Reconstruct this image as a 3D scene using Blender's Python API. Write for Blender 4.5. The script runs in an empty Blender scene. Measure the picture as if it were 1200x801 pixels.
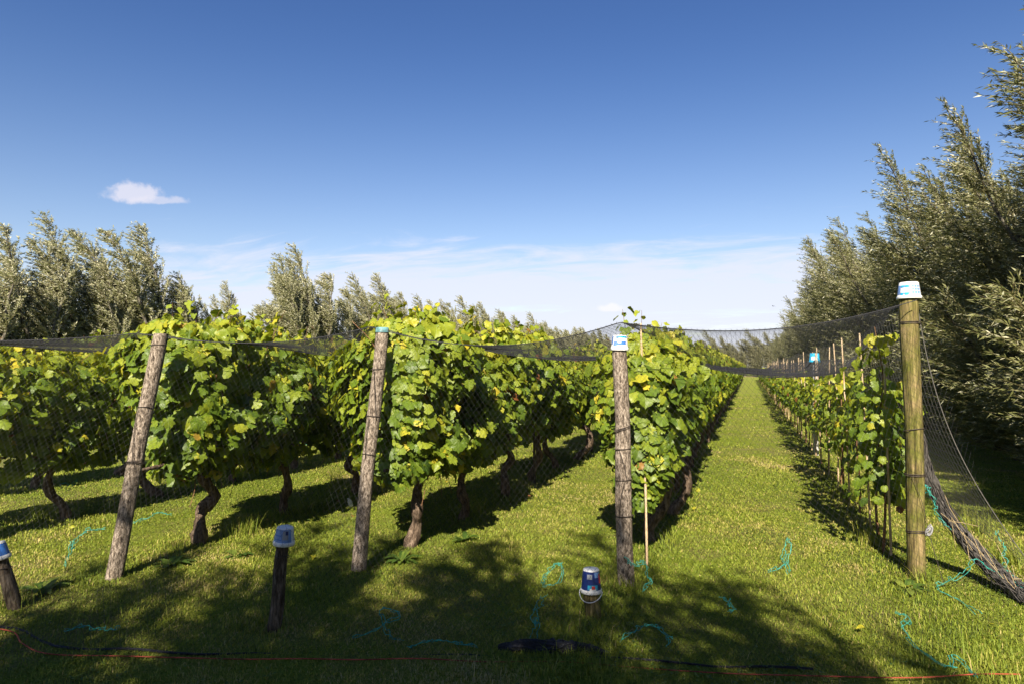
import bpy, math
import numpy as np
from math import radians, sin, cos, pi
from mathutils import Vector

# ------------------------------------------------------------------ camera, sky, sun, exposure
sc = bpy.context.scene
COL = sc.collection
cam_d = bpy.data.cameras.new("camera")
cam_d.sensor_width = 36.0
cam_d.lens = 24.0
cam_d.clip_start = 0.05
cam_d.clip_end = 6000.0
cam = bpy.data.objects.new("camera", cam_d)
cam.location = (0.0, 0.0, 1.6)
cam.rotation_euler = (radians(90 + 2.11), 0.0, radians(19.16))
COL.objects.link(cam)
sc.camera = cam

SUN_EL = radians(37.0)
SUN_AZ = radians(9.0)            # shadows run along the rows (+Y), turned this much towards -X
SUN_DIR = np.array([sin(SUN_AZ) * cos(SUN_EL), -cos(SUN_AZ) * cos(SUN_EL), sin(SUN_EL)])   # towards the sun

world = bpy.data.worlds.new("World")
sc.world = world
world.use_nodes = True
W = world.node_tree
W.nodes.clear()


def wn(kind, **kw):
    n = W.nodes.new(kind)
    for k, v in kw.items():
        setattr(n, k, v)
    return n


def wl(a, b):
    W.links.new(a, b)


def wmath(op, a, b=None, c=None, clamp=False):
    n = wn('ShaderNodeMath', operation=op, use_clamp=clamp)
    for i, v in enumerate((a, b, c)):
        if v is None:
            continue
        if isinstance(v, (int, float)):
            n.inputs[i].default_value = v
        else:
            wl(v, n.inputs[i])
    return n.outputs[0]


def wrange(v, a, b, c=0.0, d=1.0):
    n = wn('ShaderNodeMapRange', interpolation_type='SMOOTHSTEP')
    wl(v, n.inputs[0])
    for i, q in enumerate((a, b, c, d)):
        n.inputs[i + 1].default_value = q
    return n.outputs[0]


sky = wn('ShaderNodeTexSky', sky_type='NISHITA')
sky.sun_disc = False
sky.sun_elevation = SUN_EL
sky.sun_rotation = pi - SUN_AZ
sky.altitude = 0.0
sky.air_density = 1.0
sky.dust_density = 0.6
sky.ozone_density = 2.5
tc = wn('ShaderNodeTexCoord')
sep = wn('ShaderNodeSeparateXYZ')
wl(tc.outputs['Generated'], sep.inputs[0])
dx, dy, dz = sep.outputs
# the blue deepens towards the zenith on this side of the sky
deep = wn('ShaderNodeMix', data_type='RGBA', blend_type='MULTIPLY')
wl(wrange(dz, 0.02, 0.50), deep.inputs['Factor'])
wl(sky.outputs[0], deep.inputs['A'])
deep.inputs['B'].default_value = (0.40, 0.54, 0.79, 1)
# paler, less cyan air low over the horizon
air = wn('ShaderNodeMix', data_type='RGBA', blend_type='MULTIPLY')
wl(wrange(dz, 0.42, 0.05), air.inputs['Factor'])
wl(deep.outputs['Result'], air.inputs['A'])
air.inputs['B'].default_value = (1.06, 0.94, 0.93, 1)
# thin veil of high cloud low over the horizon, from the direction of the rows to the left
zz = wmath('ADD', dz, 0.12)
px_ = wmath('DIVIDE', dx, zz)
py_ = wmath('DIVIDE', dy, zz)
comb = wn('ShaderNodeCombineXYZ')
wl(wmath('MULTIPLY', px_, 0.55), comb.inputs[0])
wl(wmath('MULTIPLY', py_, 1.1), comb.inputs[1])
n1 = wn('ShaderNodeTexNoise')
n1.inputs['Scale'].default_value = 0.9
n1.inputs['Detail'].default_value = 7.0
n1.inputs['Roughness'].default_value = 0.66
n1.inputs['Distortion'].default_value = 0.6
wl(comb.outputs[0], n1.inputs['Vector'])
az = wmath('ARCTAN2', dx, dy)          # 0 along the rows, negative to the left
azm = wmath('MULTIPLY', wrange(az, -1.25, -0.45), wrange(az, 0.40, 0.10, 0.0, 1.0))
azm = wmath('MULTIPLY_ADD', azm, 0.8, 0.2)
lowband = wrange(dz, 0.225, 0.10)
n2 = wn('ShaderNodeTexNoise')
n2.inputs['Scale'].default_value = 2.6
n2.inputs['Detail'].default_value = 8.0
n2.inputs['Roughness'].default_value = 0.62
n2.inputs['Distortion'].default_value = 1.2
wl(comb.outputs[0], n2.inputs['Vector'])
nsum = wmath('ADD', wmath('MULTIPLY', n1.outputs['Fac'], 0.70), wmath('MULTIPLY', n2.outputs['Fac'], 0.80))
nsum = wmath('SUBTRACT', nsum, 0.25)
thr = wmath('SUBTRACT', 0.63, wmath('MULTIPLY', wmath('MULTIPLY', lowband, azm), 0.50))
veil = wn('ShaderNodeMapRange', interpolation_type='SMOOTHSTEP')
wl(wmath('SUBTRACT', nsum, thr), veil.inputs[0])
veil.inputs[1].default_value = 0.0
veil.inputs[2].default_value = 0.34
veilf = wmath('MULTIPLY', wmath('MULTIPLY', veil.outputs[0], wrange(dz, 0.30, 0.15)), 0.85)
c1 = wn('ShaderNodeMix', data_type='RGBA')
wl(veilf, c1.inputs['Factor'])
wl(air.outputs['Result'], c1.inputs['A'])
c1.inputs['B'].default_value = (5.3, 5.5, 6.4, 1)


def puff(prev, d, right, half_w, half_h, seed, col, amt):
    """a small fair-weather cloud in the sky round the direction d"""
    d = np.array(d) / np.linalg.norm(d)
    r = np.array(right) - np.dot(right, d) * d
    r = r / np.linalg.norm(r)
    u = np.cross(r, d)
    dots = []
    for v in (r, u):
        n = wn('ShaderNodeVectorMath', operation='DOT_PRODUCT')
        wl(tc.outputs['Generated'], n.inputs[0])
        n.inputs[1].default_value = tuple(v)
        dots.append(n.outputs['Value'])
    fr = wn('ShaderNodeVectorMath', operation='DOT_PRODUCT')
    wl(tc.outputs['Generated'], fr.inputs[0])
    fr.inputs[1].default_value = tuple(d)
    a = wmath('DIVIDE', dots[0], half_w)
    b = wmath('DIVIDE', dots[1], half_h)
    bneg = wmath('MULTIPLY', wmath('MINIMUM', b, 0.0), 0.7)      # flatter base
    b2 = wmath('ADD', b, bneg)
    rr = wmath('SQRT', wmath('ADD', wmath('MULTIPLY', a, a), wmath('MULTIPLY', b2, b2)))
    nz = wn('ShaderNodeTexNoise', noise_dimensions='4D')
    nz.inputs['W'].default_value = seed
    nz.inputs['Scale'].default_value = 46.0
    nz.inputs['Detail'].default_value = 5.0
    nz.inputs['Roughness'].default_value = 0.6
    wl(tc.outputs['Generated'], nz.inputs['Vector'])
    e = wmath('ADD', rr, wmath('MULTIPLY', wmath('SUBTRACT', nz.outputs['Fac'], 0.5), 1.9))
    m = wmath('MULTIPLY', wrange(e, 1.0, 0.40), wmath('GREATER_THAN', fr.outputs['Value'], 0.0))
    mix = wn('ShaderNodeMix', data_type='RGBA')
    wl(wmath('MULTIPLY', m, amt), mix.inputs['Factor'])
    wl(prev, mix.inputs['A'])
    mix.inputs['B'].default_value = col
    return mix.outputs['Result']


def sky_dir(px, py):
    """direction that a spot of the photograph's sky has in the world"""
    yaw, pit, F = radians(19.16), radians(2.11), 800.0
    r = np.array([cos(yaw), sin(yaw), 0]); f0 = np.array([-sin(yaw), cos(yaw), 0]); up = np.array([0, 0, 1.0])
    f = f0 * cos(pit) + up * sin(pit); u = up * cos(pit) - f0 * sin(pit)
    d = f + r * (px - 600) / F - u * (py - 400.5) / F
    return d / np.linalg.norm(d), r


d1, r1 = sky_dir(156, 229)
res = puff(c1.outputs['Result'], d1, r1, 0.042, 0.019, 3.1, (5.6, 5.45, 6.1, 1), 0.75)
d3, r3 = sky_dir(186, 236)
res = puff(res, d3, r3, 0.036, 0.008, 5.3, (5.4, 5.3, 6.0, 1), 0.55)
d2, r2 = sky_dir(713, 362)
res = puff(res, d2, r2, 0.027, 0.0095, 8.7, (6.2, 6.2, 6.5, 1), 0.9)
bg = wn('ShaderNodeBackground')
bg.inputs['Strength'].default_value = 0.062
wl(res, bg.inputs['Color'])
wo = wn('ShaderNodeOutputWorld')
wl(bg.outputs[0], wo.inputs['Surface'])

sun_d = bpy.data.lights.new("sun", 'SUN')
sun_d.energy = 5.0
sun_d.angle = radians(0.5)
sun_d.color = (1.0, 0.90, 0.75)
sun = bpy.data.objects.new("sun", sun_d)
sun.rotation_euler = (radians(90) - SUN_EL, 0.0, SUN_AZ)
COL.objects.link(sun)

vs = sc.view_settings
vs.view_transform = 'Standard'
vs.look = 'None'
vs.gamma = 1.0
vs.use_curve_mapping = False
vs.exposure = 1.35
sc.cycles.max_bounces = 5
sc.cycles.diffuse_bounces = 2
sc.cycles.glossy_bounces = 2
sc.cycles.transmission_bounces = 3
sc.cycles.transparent_max_bounces = 8

# ------------------------------------------------------------------ helpers
rng = np.random.default_rng(11)


def link(o, parent=None):
    COL.objects.link(o)
    if parent is not None:
        o.parent = parent
    return o


def tag(o, label=None, cat=None, group=None, kind=None):
    for k, v in (('label', label), ('category', cat), ('group', group), ('kind', kind)):
        if v:
            o[k] = v
    return o


def empty(name, loc=(0, 0, 0), rz=0.0):
    o = bpy.data.objects.new(name, None)
    o.empty_display_size = 0.2
    o.location = loc
    o.rotation_euler = (0, 0, rz)
    return link(o)


class MB:
    """collects vertices and faces of one mesh"""
    def __init__(self):
        self.v, self.f, self.m, self.att = [], [], [], {}
        self.n = 0

    def add(self, v, f, mat=0, **att):
        v = np.asarray(v, float).reshape(-1, 3)
        f = np.asarray(f, np.int64)
        self.v.append(v)
        self.f.append(f + self.n)
        self.m.append(np.full(len(f), mat, np.int32))
        for k, a in att.items():
            self.att.setdefault(k, []).append((self.n, np.broadcast_to(np.asarray(a, np.float32), (len(v),) if np.ndim(a) < 2 else (len(v), 3))))
        self.n += len(v)
        return self

    def tube(self, p, r, sides=6, mat=0, caps=True, seed=None, rough=0.0):
        p = np.asarray(p, float)
        n = len(p)
        r = np.broadcast_to(np.asarray(r, float), (n,))
        t = np.gradient(p, axis=0)
        t /= np.linalg.norm(t, axis=1)[:, None] + 1e-12
        ref = np.array([0.0, 1.0, 0.0]) if abs(t[:, 1]).mean() < 0.75 else np.array([1.0, 0.0, 0.0])
        a = np.cross(t, ref)
        a /= np.linalg.norm(a, axis=1)[:, None] + 1e-12
        b = np.cross(t, a)
        th = np.linspace(0, 2 * pi, sides, endpoint=False)
        rr = np.repeat(r[:, None], sides, 1)
        if rough:
            g = np.random.default_rng(seed or 0)
            rr = rr * (1 + rough * g.normal(size=(n, sides)))
        v = p[:, None, :] + rr[:, :, None] * (np.cos(th)[None, :, None] * a[:, None, :] + np.sin(th)[None, :, None] * b[:, None, :])
        i = np.arange(n - 1)[:, None] * sides
        j = np.arange(sides)[None, :]
        k = (j + 1) % sides
        f = np.stack([i + j, i + k, i + sides + k, i + sides + j], -1).reshape(-1, 4)
        self.add(v.reshape(-1, 3), f, mat)
        if caps:
            for e in (0, n - 1):
                c = p[e]
                ring = v[e]
                vv = np.vstack([ring, c[None]])
                ff = np.array([[q, (q + 1) % sides, sides, sides] for q in range(sides)])
                self.add(vv, ff[:, :3] if e else ff[:, [1, 0, 2]], mat)
        return self

    def lathe(self, prof, sides=28, mat=0, warp=None):
        """prof: (r, z) pairs, revolved round z"""
        prof = np.asarray(prof, float)
        th = np.linspace(0, 2 * pi, sides, endpoint=False)
        v = np.stack([prof[:, 0, None] * np.cos(th), prof[:, 0, None] * np.sin(th), np.repeat(prof[:, 1, None], sides, 1)], -1)
        if warp is not None:
            v = warp(v)
        n = len(prof)
        i = np.arange(n - 1)[:, None] * sides
        j = np.arange(sides)[None, :]
        k = (j + 1) % sides
        f = np.stack([i + j, i + k, i + sides + k, i + sides + j], -1).reshape(-1, 4)
        return self.add(v.reshape(-1, 3), f, mat)

    def mesh(self, name, mats, smooth=True):
        me = bpy.data.meshes.new(name)
        v = np.concatenate(self.v)
        me.vertices.add(len(v))
        me.vertices.foreach_set('co', v.astype(np.float32).ravel())
        starts, idx, mi, off = [], [], [], 0
        for f, m in zip(self.f, self.m):
            k = f.shape[1]
            starts.append(off + np.arange(len(f)) * k)
            idx.append(f.ravel())
            mi.append(m)
            off += len(f) * k
        idx = np.concatenate(idx).astype(np.int32)
        starts = np.concatenate(starts).astype(np.int32)
        me.loops.add(len(idx))
        me.loops.foreach_set('vertex_index', idx)
        me.polygons.add(len(starts))
        me.polygons.foreach_set('loop_start', starts)
        me.polygons.foreach_set('material_index', np.concatenate(mi))
        me.polygons.foreach_set('use_smooth', np.full(len(starts), smooth))
        for k, parts in self.att.items():
            d = 3 if parts[0][1].ndim == 2 else 1
            full = np.zeros((len(v), d), np.float32)
            for s, a in parts:
                full[s:s + len(a)] = a.reshape(len(a), d)
            at = me.attributes.new(k, 'FLOAT_VECTOR' if d == 3 else 'FLOAT', 'POINT')
            at.data.foreach_set('vector' if d == 3 else 'value', full.ravel())
        for m in (mats if isinstance(mats, (list, tuple)) else [mats]):
            me.materials.append(m)
        me.update(calc_edges=True)
        me.validate()
        return me

    def build(self, name, mats, parent=None, smooth=True):
        return link(bpy.data.objects.new(name, self.mesh(name, mats, smooth)), parent)


def nrm(a):
    return a / (np.linalg.norm(a, axis=-1, keepdims=True) + 1e-12)


def fnoise(p, seed=0, freq=1.0):
    """smooth pseudo noise in about -1..1 from a handful of sines"""
    g = np.random.default_rng(seed)
    p = np.asarray(p, float) * freq
    out = 0.0
    for k in range(6):
        d = g.normal(size=p.shape[-1])
        d *= (0.7 + 0.5 * k) / np.linalg.norm(d)
        out = out + np.sin(p @ d * 2.0 + g.uniform(0, 6.28)) / (1 + 0.5 * k)
    return out / 2.2


def spline(pts, n=40):
    """Catmull-Rom through points"""
    P = np.asarray(pts, float)
    P = np.vstack([2 * P[0] - P[1], P, 2 * P[-1] - P[-2]])
    m = len(P) - 3
    t = np.linspace(0, m - 1e-6, n)
    i = t.astype(int)
    u = (t - i)[:, None]
    a, b, c, d = P[i], P[i + 1], P[i + 2], P[i + 3]
    return 0.5 * (2 * b + (c - a) * u + (2 * a - 5 * b + 4 * c - d) * u ** 2 + (3 * b - a - 3 * c + d) * u ** 3)


# ------------------------------------------------------------------ materials
def mat(name):
    m = bpy.data.materials.new(name)
    m.use_nodes = True
    nt = m.node_tree
    nt.nodes.clear()
    out = nt.nodes.new('ShaderNodeOutputMaterial')
    return m, nt, out


def N(nt, kind, **kw):
    n = nt.nodes.new(kind)
    for k, v in kw.items():
        setattr(n, k, v)
    return n


def ramp(nt, stops, src):
    r = N(nt, 'ShaderNodeValToRGB')
    e = r.color_ramp.elements
    while len(e) < len(stops):
        e.new(0.5)
    for el, (p, c) in zip(e, stops):
        el.position = p
        el.color = (*c, 1)
    nt.links.new(src, r.inputs[0])
    return r.outputs[0]


def noise(nt, scale, detail=4.0, rough=0.55, vec=None, dist=0.0):
    n = N(nt, 'ShaderNodeTexNoise')
    n.inputs['Scale'].default_value = scale
    n.inputs['Detail'].default_value = detail
    n.inputs['Roughness'].default_value = rough
    n.inputs['Distortion'].default_value = dist
    if vec is not None:
        nt.links.new(vec, n.inputs['Vector'])
    return n.outputs['Fac']


def mth(nt, op, a, b=None, c=None, clamp=False):
    n = N(nt, 'ShaderNodeMath', operation=op, use_clamp=clamp)
    for i, v in enumerate((a, b, c)):
        if v is None:
            continue
        if isinstance(v, (int, float)):
            n.inputs[i].default_value = v
        else:
            nt.links.new(v, n.inputs[i])
    return n.outputs[0]


def bump(nt, h, strength=0.4, dist=0.01):
    b = N(nt, 'ShaderNodeBump')
    b.inputs['Strength'].default_value = strength
    b.inputs['Distance'].default_value = dist
    nt.links.new(h, b.inputs['Height'])
    return b.outputs[0]


def pbsdf(nt, col, rough=0.8, spec=0.3, normal=None):
    p = N(nt, 'ShaderNodeBsdfPrincipled')
    if isinstance(col, tuple):
        p.inputs['Base Color'].default_value = (*col, 1)
    else:
        nt.links.new(col, p.inputs['Base Color'])
    p.inputs['Roughness'].default_value = rough
    p.inputs['Specular IOR Level'].default_value = spec
    if normal is not None:
        nt.links.new(normal, p.inputs['Normal'])
    return p


def simple(name, col, rough=0.6, spec=0.4, nscale=None, var=0.25, bumps=0.0):
    m, nt, out = mat(name)
    if nscale:
        tcn = N(nt, 'ShaderNodeTexCoord')
        f = noise(nt, nscale, 5, 0.6, tcn.outputs['Object'])
        c = ramp(nt, [(0.3, tuple(x * (1 - var) for x in col)), (0.7, tuple(min(1, x * (1 + var)) for x in col))], f)
        p = pbsdf(nt, c, rough, spec, bump(nt, f, bumps, 0.004) if bumps else None)
    else:
        p = pbsdf(nt, col, rough, spec)
    nt.links.new(p.outputs[0], out.inputs[0])
    return m


def leaf_mat(name, stops, trans_stops, trans=0.38, rough=0.5, spec=0.35, veins=False):
    m, nt, out = mat(name)
    at = N(nt, 'ShaderNodeAttribute', attribute_name='tint')
    info = N(nt, 'ShaderNodeObjectInfo')
    t = mth(nt, 'ADD', at.outputs['Fac'], mth(nt, 'MULTIPLY', mth(nt, 'SUBTRACT', info.outputs['Random'], 0.5), 0.08))
    col = ramp(nt, stops, t)
    tcol = ramp(nt, trans_stops, t)
    nor = None
    if veins:
        uv = N(nt, 'ShaderNodeAttribute', attribute_name='luv')
        s = N(nt, 'ShaderNodeSeparateXYZ')
        nt.links.new(uv.outputs['Vector'], s.inputs[0])
        ax = mth(nt, 'ABSOLUTE', s.outputs[0])
        ang = mth(nt, 'ARCTAN2', ax, s.outputs[1])
        rad = mth(nt, 'SQRT', mth(nt, 'ADD', mth(nt, 'MULTIPLY', ax, ax), mth(nt, 'MULTIPLY', s.outputs[1], s.outputs[1])))
        v = None
        for a0 in (0.0, 0.78, 1.75):           # midrib and two pairs of side veins
            d = mth(nt, 'MULTIPLY', mth(nt, 'ABSOLUTE', mth(nt, 'SUBTRACT', ang, a0)), rad)
            q = mth(nt, 'SUBTRACT', 1.0, mth(nt, 'DIVIDE', d, 0.028), clamp=True)
            v = q if v is None else mth(nt, 'MAXIMUM', v, q)
        w = N(nt, 'ShaderNodeTexWave', wave_type='BANDS')
        mx = N(nt, 'ShaderNodeMix', data_type='RGBA')
        nt.links.new(mth(nt, 'MULTIPLY', v, 0.35), mx.inputs['Factor'])
        nt.links.new(col, mx.inputs['A'])
        mx.inputs['B'].default_value = (0.26, 0.32, 0.10, 1)
        fine = noise(nt, 7.0, 4, 0.6, uv.outputs['Vector'])
        m2 = N(nt, 'ShaderNodeMix', data_type='RGBA', blend_type='MULTIPLY')
        m2.inputs['Factor'].default_value = 1.0
        nt.links.new(mx.outputs['Result'], m2.inputs['A'])
        nt.links.new(ramp(nt, [(0.25, (0.78, 0.8, 0.7)), (0.7, (1.1, 1.08, 1.05))], fine), m2.inputs['B'])
        vd = N(nt, 'ShaderNodeVectorMath', operation='DISTANCE')
        flat_ = N(nt, 'ShaderNodeCombineXYZ')
        nt.links.new(s.outputs[0], flat_.inputs[0])
        nt.links.new(s.outputs[1], flat_.inputs[1])
        nt.links.new(flat_.outputs[0], vd.inputs[0])
        vd.inputs[1].default_value = (0, 0.38, 0)
        bn = noise(nt, 2.4, 3, 0.6, uv.outputs['Vector'])
        bf = mth(nt, 'MULTIPLY', mth(nt, 'SUBTRACT', mth(nt, 'ADD', mth(nt, 'MULTIPLY', vd.outputs['Value'], 0.5), bn), 0.87), 7.0, clamp=True)
        m3 = N(nt, 'ShaderNodeMix', data_type='RGBA')
        nt.links.new(mth(nt, 'MULTIPLY', bf, 0.8), m3.inputs['Factor'])
        nt.links.new(m2.outputs['Result'], m3.inputs['A'])
        m3.inputs['B'].default_value = (0.20, 0.11, 0.035, 1)
        col = m3.outputs['Result']
        nor = bump(nt, mth(nt, 'SUBTRACT', mth(nt, 'MULTIPLY', fine, 0.6), v), 0.35, 0.006)
    p = pbsdf(nt, col, rough, spec, nor)
    tr = N(nt, 'ShaderNodeBsdfTranslucent')
    nt.links.new(tcol, tr.inputs['Color'])
    ms = N(nt, 'ShaderNodeMixShader')
    ms.inputs[0].default_value = trans
    nt.links.new(p.outputs[0], ms.inputs[1])
    nt.links.new(tr.outputs[0], ms.inputs[2])
    nt.links.new(ms.outputs[0], out.inputs[0])
    return m


M = {}
M['vine_leaf'] = leaf_mat('vine_leaf',
    [(0.0, (0.030, 0.065, 0.010)), (0.30, (0.115, 0.180, 0.015)), (0.55, (0.255, 0.300, 0.024)), (0.75, (0.40, 0.38, 0.030)), (0.90, (0.55, 0.44, 0.035)), (1.0, (0.22, 0.085, 0.03))],
    [(0.0, (0.08, 0.14, 0.010)), (0.30, (0.30, 0.38, 0.016)), (0.55, (0.46, 0.49, 0.025)), (0.75, (0.56, 0.50, 0.03)), (0.90, (0.62, 0.48, 0.035)), (1.0, (0.25, 0.09, 0.02))],
    0.32, 0.45, 0.35, veins=True)
M['willow_leaf'] = leaf_mat('willow_leaf',
    [(0.0, (0.065, 0.078, 0.024)), (0.45, (0.185, 0.190, 0.066)), (0.75, (0.31, 0.30, 0.17)), (1.0, (0.54, 0.51, 0.36))],
    [(0.0, (0.08, 0.10, 0.02)), (0.5, (0.16, 0.17, 0.05)), (1.0, (0.28, 0.27, 0.12))],
    0.22, 0.45, 0.45)
M['grass_blade'] = leaf_mat('grass_blade',
    [(0.0, (0.050, 0.085, 0.010)), (0.35, (0.185, 0.245, 0.024)), (0.6, (0.30, 0.325, 0.044)), (0.8, (0.42, 0.35, 0.105)), (1.0, (0.50, 0.40, 0.18))],
    [(0.0, (0.06, 0.10, 0.01)), (0.35, (0.15, 0.19, 0.018)), (0.6, (0.24, 0.25, 0.03)), (0.8, (0.34, 0.27, 0.08)), (1.0, (0.40, 0.32, 0.14))],
    0.32, 0.6, 0.25)
M['weed_leaf'] = leaf_mat('weed_leaf',
    [(0.0, (0.03, 0.065, 0.012)), (0.5, (0.075, 0.13, 0.02)), (1.0, (0.20, 0.24, 0.04))],
    [(0.0, (0.06, 0.12, 0.01)), (0.5, (0.15, 0.24, 0.02)), (1.0, (0.28, 0.32, 0.04))], 0.3, 0.5, 0.35)


def bark(name, c0, c1, c2, zs=0.25, scale=30.0, bstr=0.8, bdist=0.006, green=None):
    m, nt, out = mat(name)
    tcn = N(nt, 'ShaderNodeTexCoord')
    mp = N(nt, 'ShaderNodeMapping')
    mp.inputs['Scale'].default_value = (1, 1, zs)
    nt.links.new(tcn.outputs['Object'], mp.inputs[0])
    f = noise(nt, scale, 6, 0.65, mp.outputs[0], 0.4)
    g = noise(nt, scale * 3.2, 4, 0.6, mp.outputs[0])
    h = mth(nt, 'ADD', mth(nt, 'MULTIPLY', f, 0.65), mth(nt, 'MULTIPLY', g, 0.35))
    c = ramp(nt, [(0.40, c0), (0.5, c1), (0.61, c2)], h)
    if green:
        big = noise(nt, 5.0, 3, 0.6, tcn.outputs['Object'])
        mx = N(nt, 'ShaderNodeMix', data_type='RGBA', blend_type='MULTIPLY')
        nt.links.new(ramp(nt, [(0.40, (0, 0, 0)), (0.62, (1, 1, 1))], big), mx.inputs['Factor'])
        nt.links.new(c, mx.inputs['A'])
        mx.inputs['B'].default_value = (*green, 1)
        c = mx.outputs['Result']
    p = pbsdf(nt, c, 0.9, 0.15, bump(nt, h, bstr, bdist))
    nt.links.new(p.outputs[0], out.inputs[0])
    return m


M['grey_wood'] = bark('weathered_grey_wood', (0.035, 0.026, 0.020), (0.20, 0.160, 0.122), (0.44, 0.37, 0.30), 0.38, 62.0, 1.0, 0.014)
M['green_wood'] = bark('green_tinged_wood', (0.055, 0.040, 0.018), (0.150, 0.118, 0.046), (0.30, 0.22, 0.11), 0.07, 42.0, 0.7, 0.005, (0.62, 0.82, 0.40))
M['dark_wood'] = bark('dark_weathered_wood', (0.022, 0.016, 0.011), (0.075, 0.058, 0.042), (0.17, 0.14, 0.11), 0.2, 36.0, 0.9, 0.007)
M['vine_bark'] = bark('vine_bark', (0.028, 0.019, 0.013), (0.095, 0.066, 0.045), (0.20, 0.15, 0.11), 0.2, 40.0, 1.0, 0.012)
M['cane_bark'] = bark('cane_bark', (0.08, 0.04, 0.02), (0.17, 0.09, 0.045), (0.27, 0.16, 0.085), 0.3, 60.0, 0.4, 0.003)
M['willow_bark'] = bark('willow_bark', (0.03, 0.026, 0.02), (0.09, 0.08, 0.06), (0.17, 0.155, 0.12), 0.25, 14.0, 1.0, 0.02)
M['bamboo'] = bark('bamboo', (0.30, 0.20, 0.11), (0.46, 0.34, 0.21), (0.60, 0.48, 0.33), 0.06, 30.0, 0.3, 0.002)
M['concrete'] = simple('grey_concrete', (0.42, 0.41, 0.39), 0.9, 0.2, 40, 0.2, 0.4)
M['twig'] = simple('willow_twig', (0.17, 0.14, 0.065), 0.7, 0.2)
M['wire'] = simple('rusty_wire', (0.055, 0.042, 0.034), 0.6, 0.3, 60, 0.4)
M['net'] = simple('black_net', (0.020, 0.020, 0.024), 0.55, 0.35)
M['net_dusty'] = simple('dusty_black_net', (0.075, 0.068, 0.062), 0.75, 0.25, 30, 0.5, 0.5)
M['net_pale'] = simple('paler_net', (0.085, 0.080, 0.072), 0.6, 0.3)  # paler grey-brown thread tone, for the side panel and its border cord
M['teal'] = simple('teal_twine', (0.035, 0.28, 0.225), 0.45, 0.4, 25, 0.35)
M['orange'] = simple('orange_red_cord', (0.30, 0.062, 0.035), 0.7, 0.2, 9, 0.75)
M['white_plastic'] = simple('white_plastic', (0.70, 0.70, 0.68), 0.4, 0.45, 26, 0.14)
M['navy'] = simple('navy_print', (0.012, 0.030, 0.16), 0.35, 0.5)
M['blue'] = simple('blue_print', (0.05, 0.17, 0.52), 0.35, 0.5, 14, 0.3)
M['lightblue'] = simple('light_blue_print', (0.15, 0.28, 0.58), 0.35, 0.5, 12, 0.25)
M['cyan'] = simple('cyan_print', (0.03, 0.34, 0.55), 0.35, 0.5)
M['tealcap'] = simple('teal_plastic', (0.10, 0.22, 0.235), 0.5, 0.3, 30, 0.6)
M['red'] = simple('red_print', (0.50, 0.035, 0.03), 0.4, 0.5)
M['grey'] = simple('grey_print', (0.30, 0.32, 0.36), 0.5, 0.4)
M['straw'] = simple('dry_straw', (0.34, 0.26, 0.14), 0.8, 0.2, 20, 0.3)
M['metal'] = simple('galvanised_wire', (0.26, 0.26, 0.27), 0.4, 0.5)
M['bird'] = simple('dark_feathers', (0.03, 0.03, 0.032), 0.8, 0.2)

# ground
m, nt, out = mat('meadow_ground')
tcn = N(nt, 'ShaderNodeTexCoord')
P = tcn.outputs['Object']
big = noise(nt, 0.55, 5, 0.6, P)
mid = noise(nt, 3.0, 5, 0.65, P)
fine = noise(nt, 38.0, 5, 0.7, P)
mixn = mth(nt, 'ADD', mth(nt, 'MULTIPLY', mid, 0.5), mth(nt, 'MULTIPLY', big, 0.5))
green = ramp(nt, [(0.25, (0.080, 0.110, 0.012)), (0.5, (0.180, 0.225, 0.023)), (0.75, (0.27, 0.295, 0.038))], fine)
strawc = ramp(nt, [(0.25, (0.12, 0.095, 0.038)), (0.75, (0.30, 0.245, 0.11))], fine)
mx = N(nt, 'ShaderNodeMix', data_type='RGBA')
nt.links.new(ramp(nt, [(0.46, (0, 0, 0)), (0.62, (0.75, 0.75, 0.75))], mixn), mx.inputs['Factor'])
nt.links.new(green, mx.inputs['A'])
nt.links.new(strawc, mx.inputs['B'])
p = pbsdf(nt, mx.outputs['Result'], 0.95, 0.1, bump(nt, fine, 1.0, 0.05))
nt.links.new(p.outputs[0], out.inputs[0])
M['ground'] = m
M['path'] = simple('dry_earth', (0.26, 0.19, 0.11), 0.95, 0.1, 3, 0.3, 0.5)

# ------------------------------------------------------------------ the ground
def ground_z(x, y):
    p = np.stack([np.asarray(x, float), np.asarray(y, float)], -1)
    r = np.hypot(p[..., 0], p[..., 1])
    return 0.018 * fnoise(p, 5, 0.8) * np.clip((60 - r) / 40, 0, 1)


xs = np.unique(np.concatenate([np.linspace(-3000, -60, 14), np.linspace(-60, -12, 25), np.linspace(-12, 8, 81), np.linspace(8, 60, 27), np.linspace(60, 3000, 14)]))
ys = np.unique(np.concatenate([np.linspace(-3000, -60, 14), np.linspace(-60, -6, 28), np.linspace(-6, 24, 121), np.linspace(24, 140, 59), np.linspace(140, 3000, 14)]))
X, Y = np.meshgrid(xs, ys)
nx_, ny_ = len(xs), len(ys)
V = np.stack([X, Y, ground_z(X, Y)], -1).reshape(-1, 3)
i = np.arange(ny_ - 1)[:, None] * nx_
j = np.arange(nx_ - 1)[None, :]
Fq = np.stack([i + j, i + j + 1, i + j + nx_ + 1, i + j + nx_], -1).reshape(-1, 4)
tag(MB().add(V, Fq).build('ground', M['ground']), kind='structure')
tag(MB().add([[-3.0, 119, .02], [9, 119, .02], [9, 125, .02], [-3.0, 125, .02]], [[0, 1, 2, 3]]).build('path', M['path']), kind='structure')

ROWX = {4: 1.10, 3: -0.90, 2: -2.92, 1: -4.72, 0: -6.85, -1: -8.9}


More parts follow.
